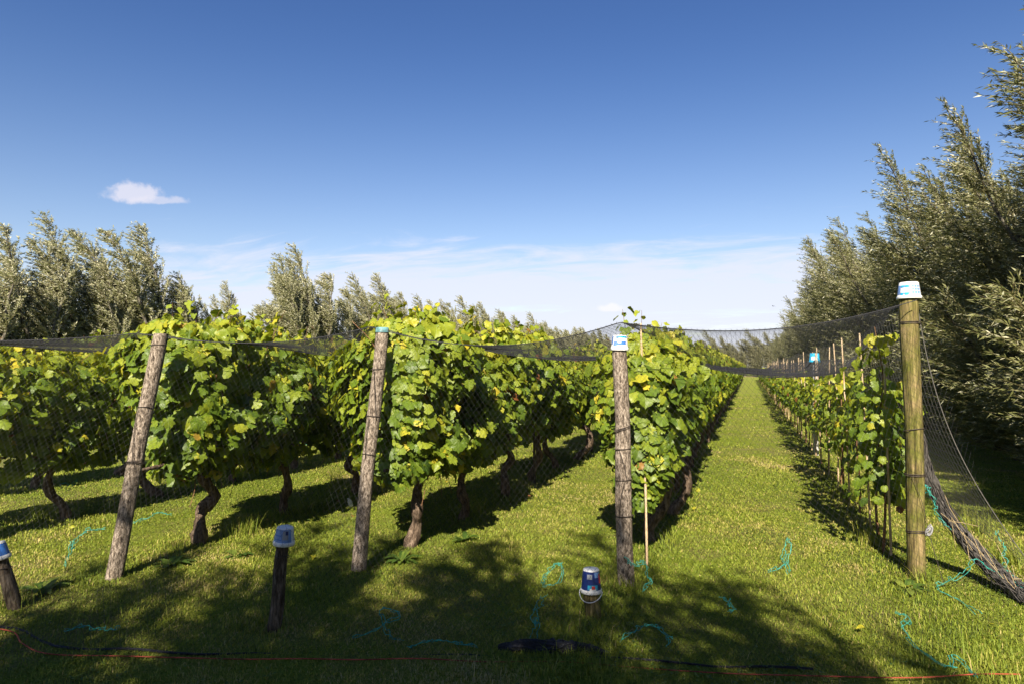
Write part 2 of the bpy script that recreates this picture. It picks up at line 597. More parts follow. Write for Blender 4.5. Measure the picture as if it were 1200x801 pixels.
# ------------------------------------------------------------------ grass blades near the camera
def blades(n, rmin, rmax, seed, hscale=1.0):
    g = np.random.default_rng(seed)
    u = g.random(n)
    k = 0.55
    r = (rmin ** k + u * (rmax ** k - rmin ** k)) ** (1 / k)
    a = g.uniform(radians(-50), radians(50), n) + radians(19.16)
    x = -r * np.sin(a)
    y = r * np.cos(a)
    p2 = np.stack([x, y], -1)
    dry = fnoise(p2, 21, 0.9) * 0.6 + fnoise(p2, 22, 3.2) * 0.4
    clump = fnoise(p2, 23, 2.0)
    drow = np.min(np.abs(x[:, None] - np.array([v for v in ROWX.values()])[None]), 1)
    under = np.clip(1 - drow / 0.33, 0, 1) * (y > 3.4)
    h = (0.014 + 0.018 * g.random(n) ** 2) * (1 + 0.35 * clump) * hscale
    h *= 1 + under * (0.9 + 1.2 * np.clip(clump, 0, 1))
    h *= np.where(g.random(n) < 0.02, 2.0, 1.0)
    h = np.clip(h, 0.015, 0.16)
    w = (0.0017 + 0.0015 * g.random(n)) * np.clip(r / 5.0, 0.8, 6.0)
    ph = g.uniform(0, 2 * pi, n)
    lean = g.uniform(0.2, 1.15, n)
    d = np.stack([np.cos(ph), np.sin(ph)], -1)
    s = np.stack([-d[:, 1], d[:, 0]], -1)
    base = np.stack([x, y, ground_z(x, y) - 0.004], -1)
    mid = base.copy()
    mid[:, :2] += d * (h * lean * 0.35)[:, None]
    mid[:, 2] += h * 0.6
    tip = base.copy()
    tip[:, :2] += d * (h * lean)[:, None]
    tip[:, 2] += h * np.clip(1.05 - 0.35 * lean, 0.5, 1)
    S = np.concatenate([s, np.zeros((n, 1))], -1) * w[:, None]
    v = np.stack([base - S, base + S, mid + S * 0.8, mid - S * 0.8, tip], 1).reshape(-1, 3)
    o = np.arange(n)[:, None] * 5
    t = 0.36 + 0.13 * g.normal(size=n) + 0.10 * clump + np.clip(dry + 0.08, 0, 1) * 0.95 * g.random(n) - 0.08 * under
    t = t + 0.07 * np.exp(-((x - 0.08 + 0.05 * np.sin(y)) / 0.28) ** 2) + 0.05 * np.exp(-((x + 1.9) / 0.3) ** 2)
    t = np.where(g.random(n) < 0.04, g.uniform(0.68, 0.95, n), t)
    t = np.repeat(np.clip(t, 0, 1), 5)
    return v, o + np.array([[0, 1, 2, 3]]), o + np.array([[3, 2, 4]]), t


gb = MB()
for (n, r0, r1, sd, hs) in ((560000, 2.7, 13.0, 1, 1.0), (160000, 12.0, 42.0, 2, 1.15)):
    v, q, t3, ti = blades(n, r0, r1, sd, hs)
    s = gb.n
    gb.add(v, q, 0, tint=ti)
    gb.f.append(t3 + s)
    gb.m.append(np.zeros(len(t3), np.int32))
tag(gb.build('grass', M['grass_blade']), 'short mown grass with straw patches between the vine rows', 'grass', kind='stuff')

# ------------------------------------------------------------------ grape leaf template
half = [(0.0, 0.0), (0.09, -0.13), (0.22, -0.20), (0.36, -0.13), (0.48, -0.02), (0.50, 0.13), (0.42, 0.21), (0.54, 0.30), (0.62, 0.42),
        (0.60, 0.56), (0.47, 0.55), (0.36, 0.57), (0.36, 0.72), (0.24, 0.82), (0.13, 0.86), (0.0, 1.0)]
outl = half + [(-x, y) for x, y in half[-2:0:-1]]
LT = np.array([(0.0, 0.34)] + outl)
LTR = LT.copy()
LTR[1:] = 0.45 * LT[1:] + 0.55 * (np.array([0, .38]) + 0.52 * (LT[1:] - [0, .38]) / np.linalg.norm(LT[1:] - [0, .38], axis=1)[:, None])
nL_ = len(LT)
LF = np.array([[0, k, k + 1 if k + 1 < nL_ else 1] for k in range(1, nL_)])
half6 = [(0.0, 0.0), (0.34, -0.16), (0.50, 0.14), (0.60, 0.50), (0.33, 0.66), (0.0, 1.0)]
outl6 = half6 + [(-x, y) for x, y in half6[-2:0:-1]]
LT6 = np.array([(0.0, 0.34)] + outl6)
LF6 = np.array([[0, k, k + 1 if k + 1 < len(LT6) else 1] for k in range(1, len(LT6))])


def put_leaves(mb, g, pos, nor, tip, size, tint, fine=True, matid=0):
    T, Fc = (LT, LF) if fine else (LT6, LF6)
    n = len(pos)
    nor = nrm(nor)
    tip = nrm(tip - (tip * nor).sum(-1, keepdims=True) * nor)
    side = np.cross(tip, nor)
    if fine:
        bl = g.random((n, 1, 1)) ** 1.3
        TT = T[None] * (1 - bl) + LTR[None] * bl
    else:
        TT = np.repeat(T[None], n, 0)
    x = TT[:, :, 0] * (1 + 0.14 * g.normal(size=(n, 1)))
    y = TT[:, :, 1]
    x = x + 0.04 * g.normal(size=x.shape) * (np.abs(x) > 0.01)
    y = y + 0.025 * g.normal(size=y.shape) * (y != 0)
    fold = g.normal(0.14, 0.32, (n, 1))
    droop = g.normal(-0.35, 0.35, (n, 1))
    wav = g.uniform(0, 6.28, (n, 1))
    z = fold * np.abs(x) + droop * (y - 0.2) ** 2 - 0.25 * x ** 2 + 0.05 * np.sin(7 * x + 6 * y + wav) * (np.hypot(x, y - 0.34) > 0.2)
    s = size[:, None, None]
    v = pos[:, None, :] + s * (x[..., None] * side[:, None, :] + y[..., None] * tip[:, None, :] + z[..., None] * nor[:, None, :])
    f = (np.arange(n)[:, None, None] * len(T) + Fc[None]).reshape(-1, 3)
    luv = np.stack([np.repeat(T[None, :, 0], n, 0), np.repeat(T[None, :, 1], n, 0), np.repeat(g.random((n, 1)) * 9, len(T), 1)], -1).reshape(-1, 3)
    mb.add(v.reshape(-1, 3), f, matid, tint=np.repeat(tint, len(T)), luv=luv)


def canopy(g, n, L=1.25, width=1.0, zlo=0.55, zhi=1.92, end=False, seed=0, front=None):
    """leaf places of one vine trained into a hedge-like wall along y"""
    m = int(n * 2.3)
    side = np.where(g.random(m) < 0.5, -1.0, 1.0)
    fr = -L / 2 if front is None else front
    y = g.uniform(fr - (0.0 if end else 0.12), L / 2 + 0.12, m)
    z = zlo + (zhi - zlo) * g.beta(1.25, 1.15, m)
    prof = np.interp((z - zlo) / (zhi - zlo), [0, 0.2, 0.5, 0.8, 1.0], [0.10, 0.24, 0.36, 0.35, 0.13]) * width
    q = np.stack([side * 0.8, y, z], -1)
    c1_ = fnoise(q, seed + 1, 2.6)
    c2_ = fnoise(q, seed + 2, 6.0)
    depth = g.random(m) ** 0.75
    prof = prof * (1 + 0.42 * c1_ + 0.20 * c2_)
    z = z + np.clip(z - 1.2, 0, 1) * 0.28 * fnoise(q[:, :2], seed + 9, 2.2)
    x = side * prof * (0.25 + 0.80 * depth) + g.normal(0, 0.045, m)
    low = np.clip((0.85 - z) / 0.35, 0, 1)
    keep = g.random(m) < np.clip(0.48 + 0.95 * c1_ + 0.55 * c2_ - 0.62 * low * (0.6 + fnoise(q, seed + 3, 3.0)), 0.06, 1)
    pos = np.stack([x, y, z], -1)[keep]
    sd = side[keep]
    k = len(pos)
    nor = np.stack([sd * g.uniform(0.3, 1.2, k), g.normal(-0.25, 0.60, k), g.normal(0.50, 0.45, k)], -1)
    tip = np.stack([sd * 0.35, g.normal(0, 0.65, k), g.normal(-0.8, 0.35, k)], -1)
    if end:
        e = int(n * 0.75)
        a = g.uniform(0, pi, e)
        z2 = zlo + (zhi - zlo) * g.beta(1.2, 1.15, e)
        pr = np.interp((z2 - zlo) / (zhi - zlo), [0, 0.2, 0.5, 0.8, 1.0], [0.10, 0.22, 0.34, 0.36, 0.15]) * width
        q = np.stack([np.cos(a), fr - np.sin(a), z2], -1)
        c = fnoise(q, seed + 4, 3.0)
        pr = pr * (1 + 0.48 * c) * (0.5 + 0.5 * g.random(e) ** 0.6)
        kp = g.random(e) < np.clip(0.62 + 0.8 * c, 0.05, 1)
        p2 = np.stack([pr * np.cos(a) * 1.1, fr - pr * np.sin(a) * 0.75, z2], -1)[kp]
        a = a[kp]
        k2 = len(p2)
        n2 = np.stack([np.cos(a) + g.normal(0, .25, k2), -np.sin(a) + g.normal(0, .25, k2), g.normal(0.5, 0.35, k2)], -1)
        t2 = np.stack([np.cos(a) * .4 + g.normal(0, .5, k2), -np.sin(a) * .4 + g.normal(0, .4, k2), g.normal(-0.8, 0.3, k2)], -1)
        pos, nor, tip = np.vstack([pos, p2]), np.vstack([nor, n2]), np.vstack([tip, t2])
    return pos, nor, tip


def top_shoots(g, n, L, zhi, width, hmax=0.30, stems=None):
    P_, N_, T_ = [], [], []
    for _ in range(n):
        b = np.array([g.normal(0, 0.12 * width), g.uniform(-L / 2, L / 2), zhi - 0.25])
        d = nrm(np.array([g.normal(0, 0.30), g.normal(0, 0.35), 1.0]))
        ln = 0.22 + g.random() * hmax
        if stems is not None:
            stems.append((b, b + d * ln * 0.5, b + d * ln))
        for s in np.arange(0.04, ln, 0.038):
            ph = g.uniform(0, 2 * pi)
            o = np.array([cos(ph), sin(ph), 0.35])
            P_.append(b + d * s + o * 0.05)
            N_.append(np.array([cos(ph) * .7, sin(ph) * .7, 0.75]))
            T_.append(o + np.array([0, 0, -0.6]))
    return np.array(P_), np.array(N_), np.array(T_)


def tints(g, pos, zhi, yellow=0.05):
    k = len(pos)
    t = 0.33 + 0.11 * g.normal(size=k) + 0.21 * np.clip((pos[:, 2] - (zhi - 0.40)) / 0.4, 0, 1) + 0.06 * fnoise(pos, 77, 2.5)
    t = np.where(g.random(k) < yellow, g.uniform(0.62, 0.90, k), t)
    t = np.where(g.random(k) < 0.006, 0.99, t)
    return np.clip(t, 0.02, 1.0)


def gnarled(mb, g, arch=None, h=0.72, r0=0.042, L=1.25):
    """trunk with head and two short arms along the wire"""
    if arch is None:
        pts = [(0, 0, -0.05)]
        xo = yo = 0.0
        for s in (0.15, 0.3, 0.45, 0.6):
            xo += g.normal(0, 0.035)
            yo += g.normal(0, 0.05)
            pts.append((xo, yo, s))
        pts.append((xo * 0.5, yo, h))
    else:
        pts = arch
    P_ = spline(pts, 26)
    r = r0 * (1.25 - 0.35 * np.linspace(0, 1, 26)) * (1 + 0.18 * np.sin(np.linspace(0, 17, 26) + g.uniform(0, 6)))
    r[-4:] *= np.array([1.15, 1.3, 1.3, 1.0])
    mb.tube(P_, r, 10, 0, True, int(g.integers(1e6)), 0.10)
    top = P_[-1]
    for sg in (-1, 1):
        q = [top - [0, 0, .03], top + [g.normal(0, .02), sg * L * 0.17, 0.04 + g.normal(0, .02)], top + [g.normal(0, .03), sg * L * 0.45, 0.03 + g.normal(0, .02)]]
        mb.tube(spline(q, 12), np.linspace(r0 * .62, r0 * .30, 12), 7, 0, True, int(g.integers(1e6)), 0.10)
    return top


def cane_tubes(g, n, top, L, zhi, ymin=-9.0):
    out_ = []
    for _ in range(n):
        y0 = max(ymin, g.uniform(-L * 0.42, L * 0.42))
        pts = [(top[0], y0, top[2] + 0.02), (top[0] + g.normal(0, .07), y0 + g.normal(0, .08), top[2] + 0.4), (g.normal(0, .12), y0 + g.normal(0, .15), zhi - 0.3), (g.normal(0, .2), y0 + g.normal(0, .2), zhi - 0.02)]
        out_.append(MB().tube(spline(pts, 14), np.linspace(.0065, .003, 14), 5))
    for _ in range(3):        # old shoots hanging below the wire
        y0 = max(ymin, g.uniform(-L * 0.4, L * 0.4))
        sx = g.choice([-1, 1])
        pts = [(top[0], y0, top[2]), (top[0] + sx * .12, y0 + g.normal(0, .05), top[2] + .10), (top[0] + sx * .2, y0 + g.normal(0, .08), top[2] - .12), (top[0] + sx * .22, y0 + g.normal(0, .1), top[2] - .3)]
        out_.append(MB().tube(spline(pts, 12), np.linspace(.005, .0025, 12), 5))
    return out_


ARCHES = {
    'bow': [(0.0, 0.0, -0.05), (-0.02, 0.02, 0.10), (0.03, 0.05, 0.22), (0.12, 0.10, 0.33), (0.14, 0.10, 0.50), (0.06, 0.05, 0.66), (0.0, 0.0, 0.76)],
    'hoop': [(0.02, 0.0, -0.05), (0.10, 0.02, 0.08), (0.22, 0.06, 0.20), (0.27, 0.08, 0.36), (0.22, 0.08, 0.52), (0.10, 0.04, 0.62), (0.0, 0.0, 0.70)],
    'crook': [(0.0, 0.0, -0.05), (0.02, -0.03, 0.15), (-0.03, 0.05, 0.30), (0.03, 0.14, 0.42), (0.02, 0.02, 0.58), (0.0, 0.0, 0.72)],
}


def make_vine(seed, n, end=False, arch=None, width=1.0, zhi=1.9, L=1.25, yellow=0.05, shoots=6, hmax=0.22, canes=6, r0=0.042, fine=True, single=False, zlo=0.60, front=None):
    g = np.random.default_rng(seed)
    tb = MB()
    top = gnarled(tb, g, ARCHES.get(arch), r0=r0, L=L)
    fo = MB()
    p, q, t = canopy(g, n, L, width, zlo, zhi, end, seed * 7, front)
    if shoots:
        stems = []
        a, b, c = top_shoots(g, shoots, L if front is None else min(L, -2 * front + 0.3), zhi, width, hmax, stems)
        for q_ in stems:
            (tb if single else fo).tube(np.array(q_), [.004, .003, .0015], 4, 0 if single else 1, False)
        p, q, t = np.vstack([p, a]), np.vstack([q, b]), np.vstack([t, c])
    sz = (0.058 + 0.062 * g.random(len(p)) ** 1.4) * np.where(p[:, 2] > zhi - 0.05, 0.75, 1.0)
    if single:
        sz *= 1.25
        put_leaves(tb, g, p, q, t, sz, tints(g, p, zhi, yellow), fine, 1)
        return tag(tb.build('grape_vine', [M['vine_bark'], M['vine_leaf']]), None, 'vine')
    put_leaves(fo, g, p, q, t, sz, tints(g, p, zhi, yellow), fine)
    root = empty('grape_vine')
    root['category'] = 'vine'
    tb.build('trunk', M['vine_bark'], root)
    fo.build('foliage', [M['vine_leaf'], M['cane_bark']], root)
    for cb in cane_tubes(g, canes, top, L, zhi, -9.0 if front is None else front + 0.05):
        cb.build('cane', M['cane_bark'], root)
    return root


def copy_tree(o, parent=None):
    c = o.copy()
    COL.objects.link(c)
    if parent is not None:
        c.parent = parent
    for ch in o.children:
        copy_tree(ch, c)
    return c


used = set()


def place(proto, x, y, z=0.0, rz=0.0, scale=(1, 1, 1), label=None, group=None):
    if proto.name in used:
        o = copy_tree(proto)
    else:
        o = proto
        used.add(proto.name)
    o.location = (x, y, z)
    o.rotation_euler = (0, 0, rz)
    o.scale = scale
    tag(o, label, None, group)
    return o


# end-of-row vines, each a model of its own
g1 = 'grape vines of the rows under the net'
v = make_vine(101, 2000, True, 'crook', 1.30, 2.0, 1.45, 0.05, 9, 0.22, 7, 0.050, front=-0.30, zlo=0.66)
place(v, ROWX[1] + 0.02, 4.95, label='wide leafy vine behind the first slanted post, dark hollow in its foliage', group=g1)
v = make_vine(102, 1950, True, None, 1.22, 2.02, 1.35, 0.07, 9, 0.22, 7, 0.046, front=-0.22, zlo=0.62)
place(v, ROWX[2] + 0.02, 5.52, label='leafy vine with yellow leaves right behind the post with teal cap', group=g1)
v = make_vine(103, 1900, True, 'bow', 0.84, 1.88, 1.25, 0.06, 20, 0.30, 7, 0.05, front=-0.62, zlo=0.45)
place(v, ROWX[3] + 0.02, 6.42, label='vine with upright top shoots and bowed trunk right behind the third post', group=g1)
# vines down the rows
protos = [make_vine(201, 1400, arch='hoop', width=1.02, r0=0.052), make_vine(202, 1400, width=1.1), make_vine(203, 1350, arch='crook', width=1.0),
          make_vine(204, 1450, width=1.12, yellow=0.07), make_vine(205, 1350, width=1.05, arch='bow')]
far = [make_vine(300 + k, 620, width=1.08, canes=0, fine=False, single=True, shoots=5, yellow=0.05 + 0.02 * k) for k in range(3)]
ORD = ['second', 'third', 'fourth', 'fifth']
WHICH = {3: 'the row of the post with blue and white bucket', 2: 'the row of the post with teal cap', 1: 'the row of the first slanted post',
         0: 'the row at the left edge of the photo', -1: 'the row half hidden beyond the leftmost row'}
seq = {3: (7.62, 96, 0.0), 2: (6.74, 31, 0.0), 1: (6.2, 21, 0.0), 0: (4.05, 16, 0.0), -1: (5.3, 15, 0.0)}
pi_ = 0
for row, (ys0, yend, _) in seq.items():
    y = ys0
    k = 0
    while y < yend:
        nearv = y < 17
        pr = (protos[0] if (row == 3 and k == 0) else protos[pi_ % 5]) if nearv else far[pi_ % 3]
        pi_ += 1
        flip = 0.0 if (row == 3 and k < 2) else (pi if rng.random() < 0.5 else 0.0)
        s = 1 + rng.normal(0, 0.03)
        if row in (0, -1):
            lab = ('vine %s from the front in ' % (['first'] + ORD)[k]) + WHICH[row] if k < 4 else 'leafy vine deeper inside ' + WHICH[row]
        elif k < 4:
            lab = '%s vine from the front in %s' % (ORD[k], WHICH[row])
            if row == 3 and k == 0:
                lab = 'vine with hoop shaped thick trunk, second behind the third post'
        else:
            lab = 'leafy vine further back in ' + WHICH[row]
        if row == 3 and y > 17:
            lab = 'distant leafy vine far down ' + WHICH[row]
        place(pr, ROWX[row] + rng.normal(0, 0.03), y, -0.01, flip, (s * (0.78 if row == 3 else 1.0), s, s * (1 + rng.normal(0, 0.03))), lab, g1 if k < 4 else 'vines deeper in ' + WHICH[row])
        y += 1.25 + rng.normal(0, 0.05)
        k += 1


# ------------------------------------------------------------------ young row on bamboo stakes
def young_vine(seed, n, zhi=1.45, width=0.46, fine=True, first=False):
    g = np.random.default_rng(seed)
    root = empty('young_grape_vine')
    root['category'] = 'young vine'
    P_ = spline([(0, 0, -0.04), (g.normal(0, .02), g.normal(0, .03), 0.35), (g.normal(0, .04), g.normal(0, .06), 0.8), (g.normal(0, .05), g.normal(0, .1), zhi)], 18)
    MB().tube(P_, np.linspace(0.013, 0.004, 18), 6, rough=0.08, seed=seed).build('stem', M['cane_bark'], root)
    fo = MB()
    p, q, t = canopy(g, n, 1.05, width, 0.46, zhi, first, seed * 5)
    a, b, c = top_shoots(g, 3, 0.8, zhi, width, 0.22)
    p, q, t = np.vstack([p, a]), np.vstack([q, b]), np.vstack([t, c])
    put_leaves(fo, g, p, q, t, g.uniform(0.055, 0.10, len(p)) * (1 if fine else 1.25), tints(g, p, zhi, 0.06), fine)
    fo.build('foliage', M['vine_leaf'], root)
    return root


def stake(seed, h=1.92):
    g = np.random.default_rng(seed)
    n = 24
    z = np.linspace(-0.1, h, n)
    r = 0.0105 * (1 - 0.25 * z / h) * (1 + 0.16 * (np.arange(n) % 4 == 0))
    bx = g.normal(0, 0.012)
    P_ = np.stack([bx * np.sin(z * 1.5), 0.01 * np.sin(z * 2 + seed), z], -1)
    o = MB().tube(P_, r, 7).build('bamboo_stake', M['bamboo'])
    o['category'] = 'stake'
    return o


g = np.random.default_rng(401)
yv = [young_vine(401, 200, 1.42, 0.50, True, True), young_vine(402, 190, 1.26), young_vine(403, 180, 1.20), young_vine(404, 190, 1.30)]
# tall thin young vine climbing its stake at the row's front
tall = empty('young_grape_vine')
tall['category'] = 'young vine'
P_ = spline([(0, 0, -0.04), (0.03, 0.02, 0.5), (-0.02, 0.0, 1.0), (0.03, 0.02, 1.5), (-0.03, 0.0, 1.95)], 30)
MB().tube(P_, np.linspace(0.013, 0.003, 30), 6, rough=0.08, seed=9).build('stem', M['cane_bark'], tall)
fo = MB()
kz = np.sort(g.uniform(0.42, 1.90, 230))
ph = g.uniform(0, 2 * pi, 230)
rad_ = np.interp(kz, [0.4, 1.2, 1.6, 2.0], [0.26, 0.24, 0.19, 0.12]) * g.uniform(0.4, 1.15, 230)
pp = np.stack([rad_ * np.cos(ph), rad_ * np.sin(ph) * 1.3, kz], -1)
kp = fnoise(pp, 9, 3.0) > -0.75
pp, ph = pp[kp], ph[kp]
nn = np.stack([np.cos(ph), np.sin(ph) - 0.4, g.normal(.55, .3, len(ph))], -1)
tt = np.stack([np.cos(ph) * .5, np.sin(ph) * .5, g.normal(-.8, .3, len(ph))], -1)
put_leaves(fo, g, pp, nn, tt, g.uniform(0.050, 0.090, len(ph)), tints(g, pp, 1.9, 0.05))
fo.build('foliage', M['vine_leaf'], tall)
gy, gs = 'young vines of the staked row', 'bamboo stakes of the young row'
place(tall, ROWX[4] - 0.04, 6.62, label='tall thin young vine climbing its stake beside the green post', group=gy)
st = [stake(k) for k in range(4)]
yy = [7.25, 8.3, 9.35, 10.3]
while yy[-1] < 90:
    yy.append(yy[-1] + (1.1 if yy[-1] < 40 else 1.3) + g.normal(0, 0.06))
YL = ['young vine with red brown stem just behind the tall thin one', 'bushy young vine, third from the green post along the staked row', 'bushy young vine, fourth from the green post along the staked row']
for k, y in enumerate(yy):
    s = 1 + g.normal(0, 0.05)
    place(yv[0] if k == 0 else yv[1 + k % 3], ROWX[4] + g.normal(0, 0.03), y, 0, pi if (k > 0 and g.random() < .5) else 0, (s, s, s * (1 + g.normal(0, .04))),
          YL[k] if k < 3 else 'young vine further along the staked row beside the grass lane', gy if k < 3 else 'young vines further along the staked row')
SY = [(6.48, 1.62, 0.010, 0.03), (7.5, 1.94, 0.030, 0.045), (8.95, 1.95, 0.028, 0.03), (10.1, 1.92, 0.02, -0.03), (11.2, 1.9, -0.02, 0.02), (12.4, 1.92, 0.02, 0.02)]
SL = ['bamboo stake nearest the green post, its foot standing in the shade', 'second bamboo stake from the green post, the tallest one among leaves',
      'third bamboo stake from the green post, pale and leaning left', 'fourth bamboo stake from the green post', 'fifth bamboo stake from the green post',
      'sixth bamboo stake from the green post, just before the concrete post']
while SY[-1][0] < 45:
    SY.append((SY[-1][0] + 1.1 + g.normal(0, 0.1), 1.85 + g.normal(0, 0.06), g.normal(0, 0.02), g.normal(0, 0.03)))
for k, (y, h, ax, ay) in enumerate(SY):
    o = place(st[k % 4], ROWX[4] + (0.0 if k < 6 else g.normal(0, 0.03)), y, 0, g.uniform(0, 6), (1, 1, h / 1.92),
              SL[k] if k < 6 else 'bamboo stake far along the young row', gs if k < 6 else 'bamboo stakes far along the young row')
    o.rotation_euler = (-ay, -ax, 0)
o = place(st[1], -0.80, 5.62, 0, 0, (1, 1, 1.02), 'bamboo stake leaning close beside the third post with blue bucket', 'bamboo stakes of the young row')
o.rotation_euler = (0.0, -0.018, 0)

# ------------------------------------------------------------------ posts
def post(base, top, r0, r1, matl, loops, label, cat='post', name='wooden_post', seed=0, rough=0.035, wire_mat='wire', cracks=0, sides=28):
    base, top = np.array(base, float), np.array(top, float)
    ax = top - base
    n = 36
    t = np.linspace(-0.12 / np.linalg.norm(ax), 1, n)
    P_ = t[:, None] * ax[None]
    gg = np.random.default_rng(seed)
    P_[:, 0] += 0.006 * np.sin(t * 7 + seed)
    rr = np.interp(t, [0, 1], [r0, r1]) * (1 + 0.015 * np.sin(t * 11 + seed))
    mb = MB()
    th = np.linspace(0, 2 * pi, sides, endpoint=False)
    R_ = rr[:, None] * (1 + rough * fnoise(np.stack([np.repeat(np.cos(th)[None], n, 0), np.repeat(np.sin(th)[None], n, 0), np.repeat(t[:, None], sides, 1) * 3], -1), seed, 2.2))
    if cracks:
        for c in range(cracks):
            tc_ = gg.uniform(0, 2 * pi)
            dth = np.abs((th - tc_ + pi) % (2 * pi) - pi)
            R_ = R_ * (1 - 0.10 * np.exp(-(dth / 0.14) ** 2)[None, :] * np.clip(1.3 - t, 0, 1)[:, None])
    R_[-1] *= 0.93
    v = P_[:, None, :] + np.stack([R_ * np.cos(th), R_ * np.sin(th), np.zeros_like(R_)], -1)
    i = np.arange(n - 1)[:, None] * sides
    j = np.arange(sides)[None]
    k = (j + 1) % sides
    mb.add(v.reshape(-1, 3), np.stack([i + j, i + k, i + sides + k, i + sides + j], -1).reshape(-1, 4))
    cap = np.vstack([v[-1], P_[-1] + [0, 0, .004]])
    mb.add(cap, np.array([[q, (q + 1) % sides, sides] for q in range(sides)]))
    o = mb.build(name, matl)
    o.location = base
    tag(o, label, cat)
    for (tz, turns) in loops:
        a = np.linspace(0, 2 * pi * turns, 26 * turns)
        c = tz * ax
        rad = np.interp(tz, [0, 1], [r0, r1]) * 1.05 + 0.002
        tilt = gg.normal(0, 0.12)
        L_ = np.stack([c[0] + rad * np.cos(a), c[1] + rad * np.sin(a), c[2] + 0.006 * a / pi + rad * tilt * np.cos(a + seed)], -1)
        MB().tube(L_, 0.0033, 5).build('wire_loop', M[wire_mat], o)
    return o


B1, T1 = (-4.58, 3.96, 0), (-4.36, 4.15, 1.86)
B2, T2 = (-2.94, 4.76, 0), (-2.81, 4.88, 1.90)
B3, T3 = (-0.88, 5.12, 0), (-0.92, 5.11, 1.76)
B4, T4 = (1.19, 5.97, 0), (1.17, 5.96, 2.14)
p1 = post(B1, T1, 0.060, 0.057, M['grey_wood'], [(0.46, 2), (0.69, 1), (0.95, 1)], 'slanted grey wooden post with bare top, leftmost of the tall row-end posts', seed=1, cracks=4, rough=0.05)
p2 = post(B2, T2, 0.059, 0.052, M['grey_wood'], [(0.47, 1), (0.63, 1), (0.83, 1)], 'slanted grey wooden post with teal cap on its top', seed=2, cracks=4, rough=0.05)
p3 = post(B3, T3, 0.063, 0.054, M['grey_wood'], [(0.28, 1), (0.43, 1), (0.56, 1), (0.64, 2)], 'upright grey wooden post wearing a blue and white bucket', seed=3, cracks=3, rough=0.05)
p4 = post(B4, T4, 0.065, 0.067, M['green_wood'], [(0.16, 2), (0.36, 2), (0.52, 1), (0.90, 2)], 'thick greenish wooden post with white bucket on top at the net corner', seed=4, cracks=6, rough=0.05)


def wire_run(post_o, pts, r=0.0028):
    b = np.array(post_o.location)
    MB().tube(spline(np.array(pts) - b, 20), r, 5).build('tie_wire', M['wire'], post_o)


def along(B, T, t, off=(0, 0, 0)):
    return np.array(B) + t * (np.array(T) - np.array(B)) + np.array(off)


wire_run(p1, [along(B1, T1, .46, (.04, -.066, 0)), along(B1, T1, .55, (.01, -.07, 0)), along(B1, T1, .69, (-.02, -.068, 0))])
wire_run(p2, [along(B2, T2, .63, (.05, -.058, 0)), along(B2, T2, .72, (.03, -.066, 0)), along(B2, T2, .83, (.0, -.066, 0))])
wire_run(p2, [along(B2, T2, .47, (.0, -.072, 0)), along(B2, T2, .56, (-.005, -.072, 0)), along(B2, T2, .63, (.0, -.07, 0))])
wire_run(p3, [along(B3, T3, .43, (.04, -.062, 0)), along(B3, T3, .50, (.02, -.070, 0)), along(B3, T3, .56, (-.01, -.07, 0))])
wire_run(p3, [along(B3, T3, .28, (-.03, -.068, 0)), along(B3, T3, .36, (-.01, -.074, 0)), along(B3, T3, .43, (.02, -.07, 0))])
wire_run(p4, [along(B4, T4, .36, (-.03, -.075, 0)), along(B4, T4, .27, (.03, -.083, 0)), along(B4, T4, .17, (.07, -.06, 0)), (1.33, 5.82, 0.0)], 0.002)
# knot of grey cord on the green post
kb = MB()
gk = np.random.default_rng(8)
for _ in range(5):
    a = np.linspace(0, 2 * pi, 14)
    kb.tube(np.stack([.07 + .018 * np.cos(a) + gk.normal(0, .004), -.055 + .012 * np.sin(a), .38 + .03 * np.sin(a + gk.uniform(0, 3)) + gk.normal(0, .012)], -1), .004, 5)
kb.build('cord_knot', M['metal'], p4)
# bare wires from the posts to their anchors
A1, A1T = (-4.62, 3.26, 0), (-4.70, 3.20, 0.36)
A2, A2T = (-2.74, 3.49, 0), (-2.69, 3.51, 0.56)
A3, A3T = (-0.96, 4.33, 0), (-0.97, 4.33, 0.22)
a1 = post(A1, A1T, 0.045, 0.042, M['dark_wood'], [(0.75, 1)], 'short dark anchor post slanting at the left edge of the photo', name='anchor_post', seed=11, cat='anchor post')
a2 = post(A2, A2T, 0.041, 0.037, M['dark_wood'], [(0.80, 1)], 'short dark anchor post wearing a pale blue bucket', name='anchor_post', seed=12, cat='anchor post')
a3 = post(A3, A3T, 0.050, 0.047, M['green_wood'], [(0.5, 1)], 'short brown stump wearing a navy bucket with wire handle', name='anchor_post', seed=13, cat='anchor post')

# posts further down the rows
c4 = post((1.12, 13.5, 0), (1.12, 13.5, 1.72), 0.045, 0.045, M['concrete'], [(0.6, 1)], 'pale concrete post with small blue bucket in the young row', name='concrete_post', seed=21, sides=8, rough=0.0)
c2 = post((-2.80, 9.0, 0), (-2.80, 9.0, 1.47), 0.018, 0.016, M['wire'], [(0.7, 1)], 'thin dark metal post capped with a white and blue pot among vine leaves', name='metal_post', seed=22, rough=0.0, sides=10)
cz = post((-6.85, 9.2, 0), (-6.85, 9.2, 1.8), 0.05, 0.048, M['grey_wood'], [(0.6, 1)], 'grey wooden post standing inside the leftmost vine row', seed=23)


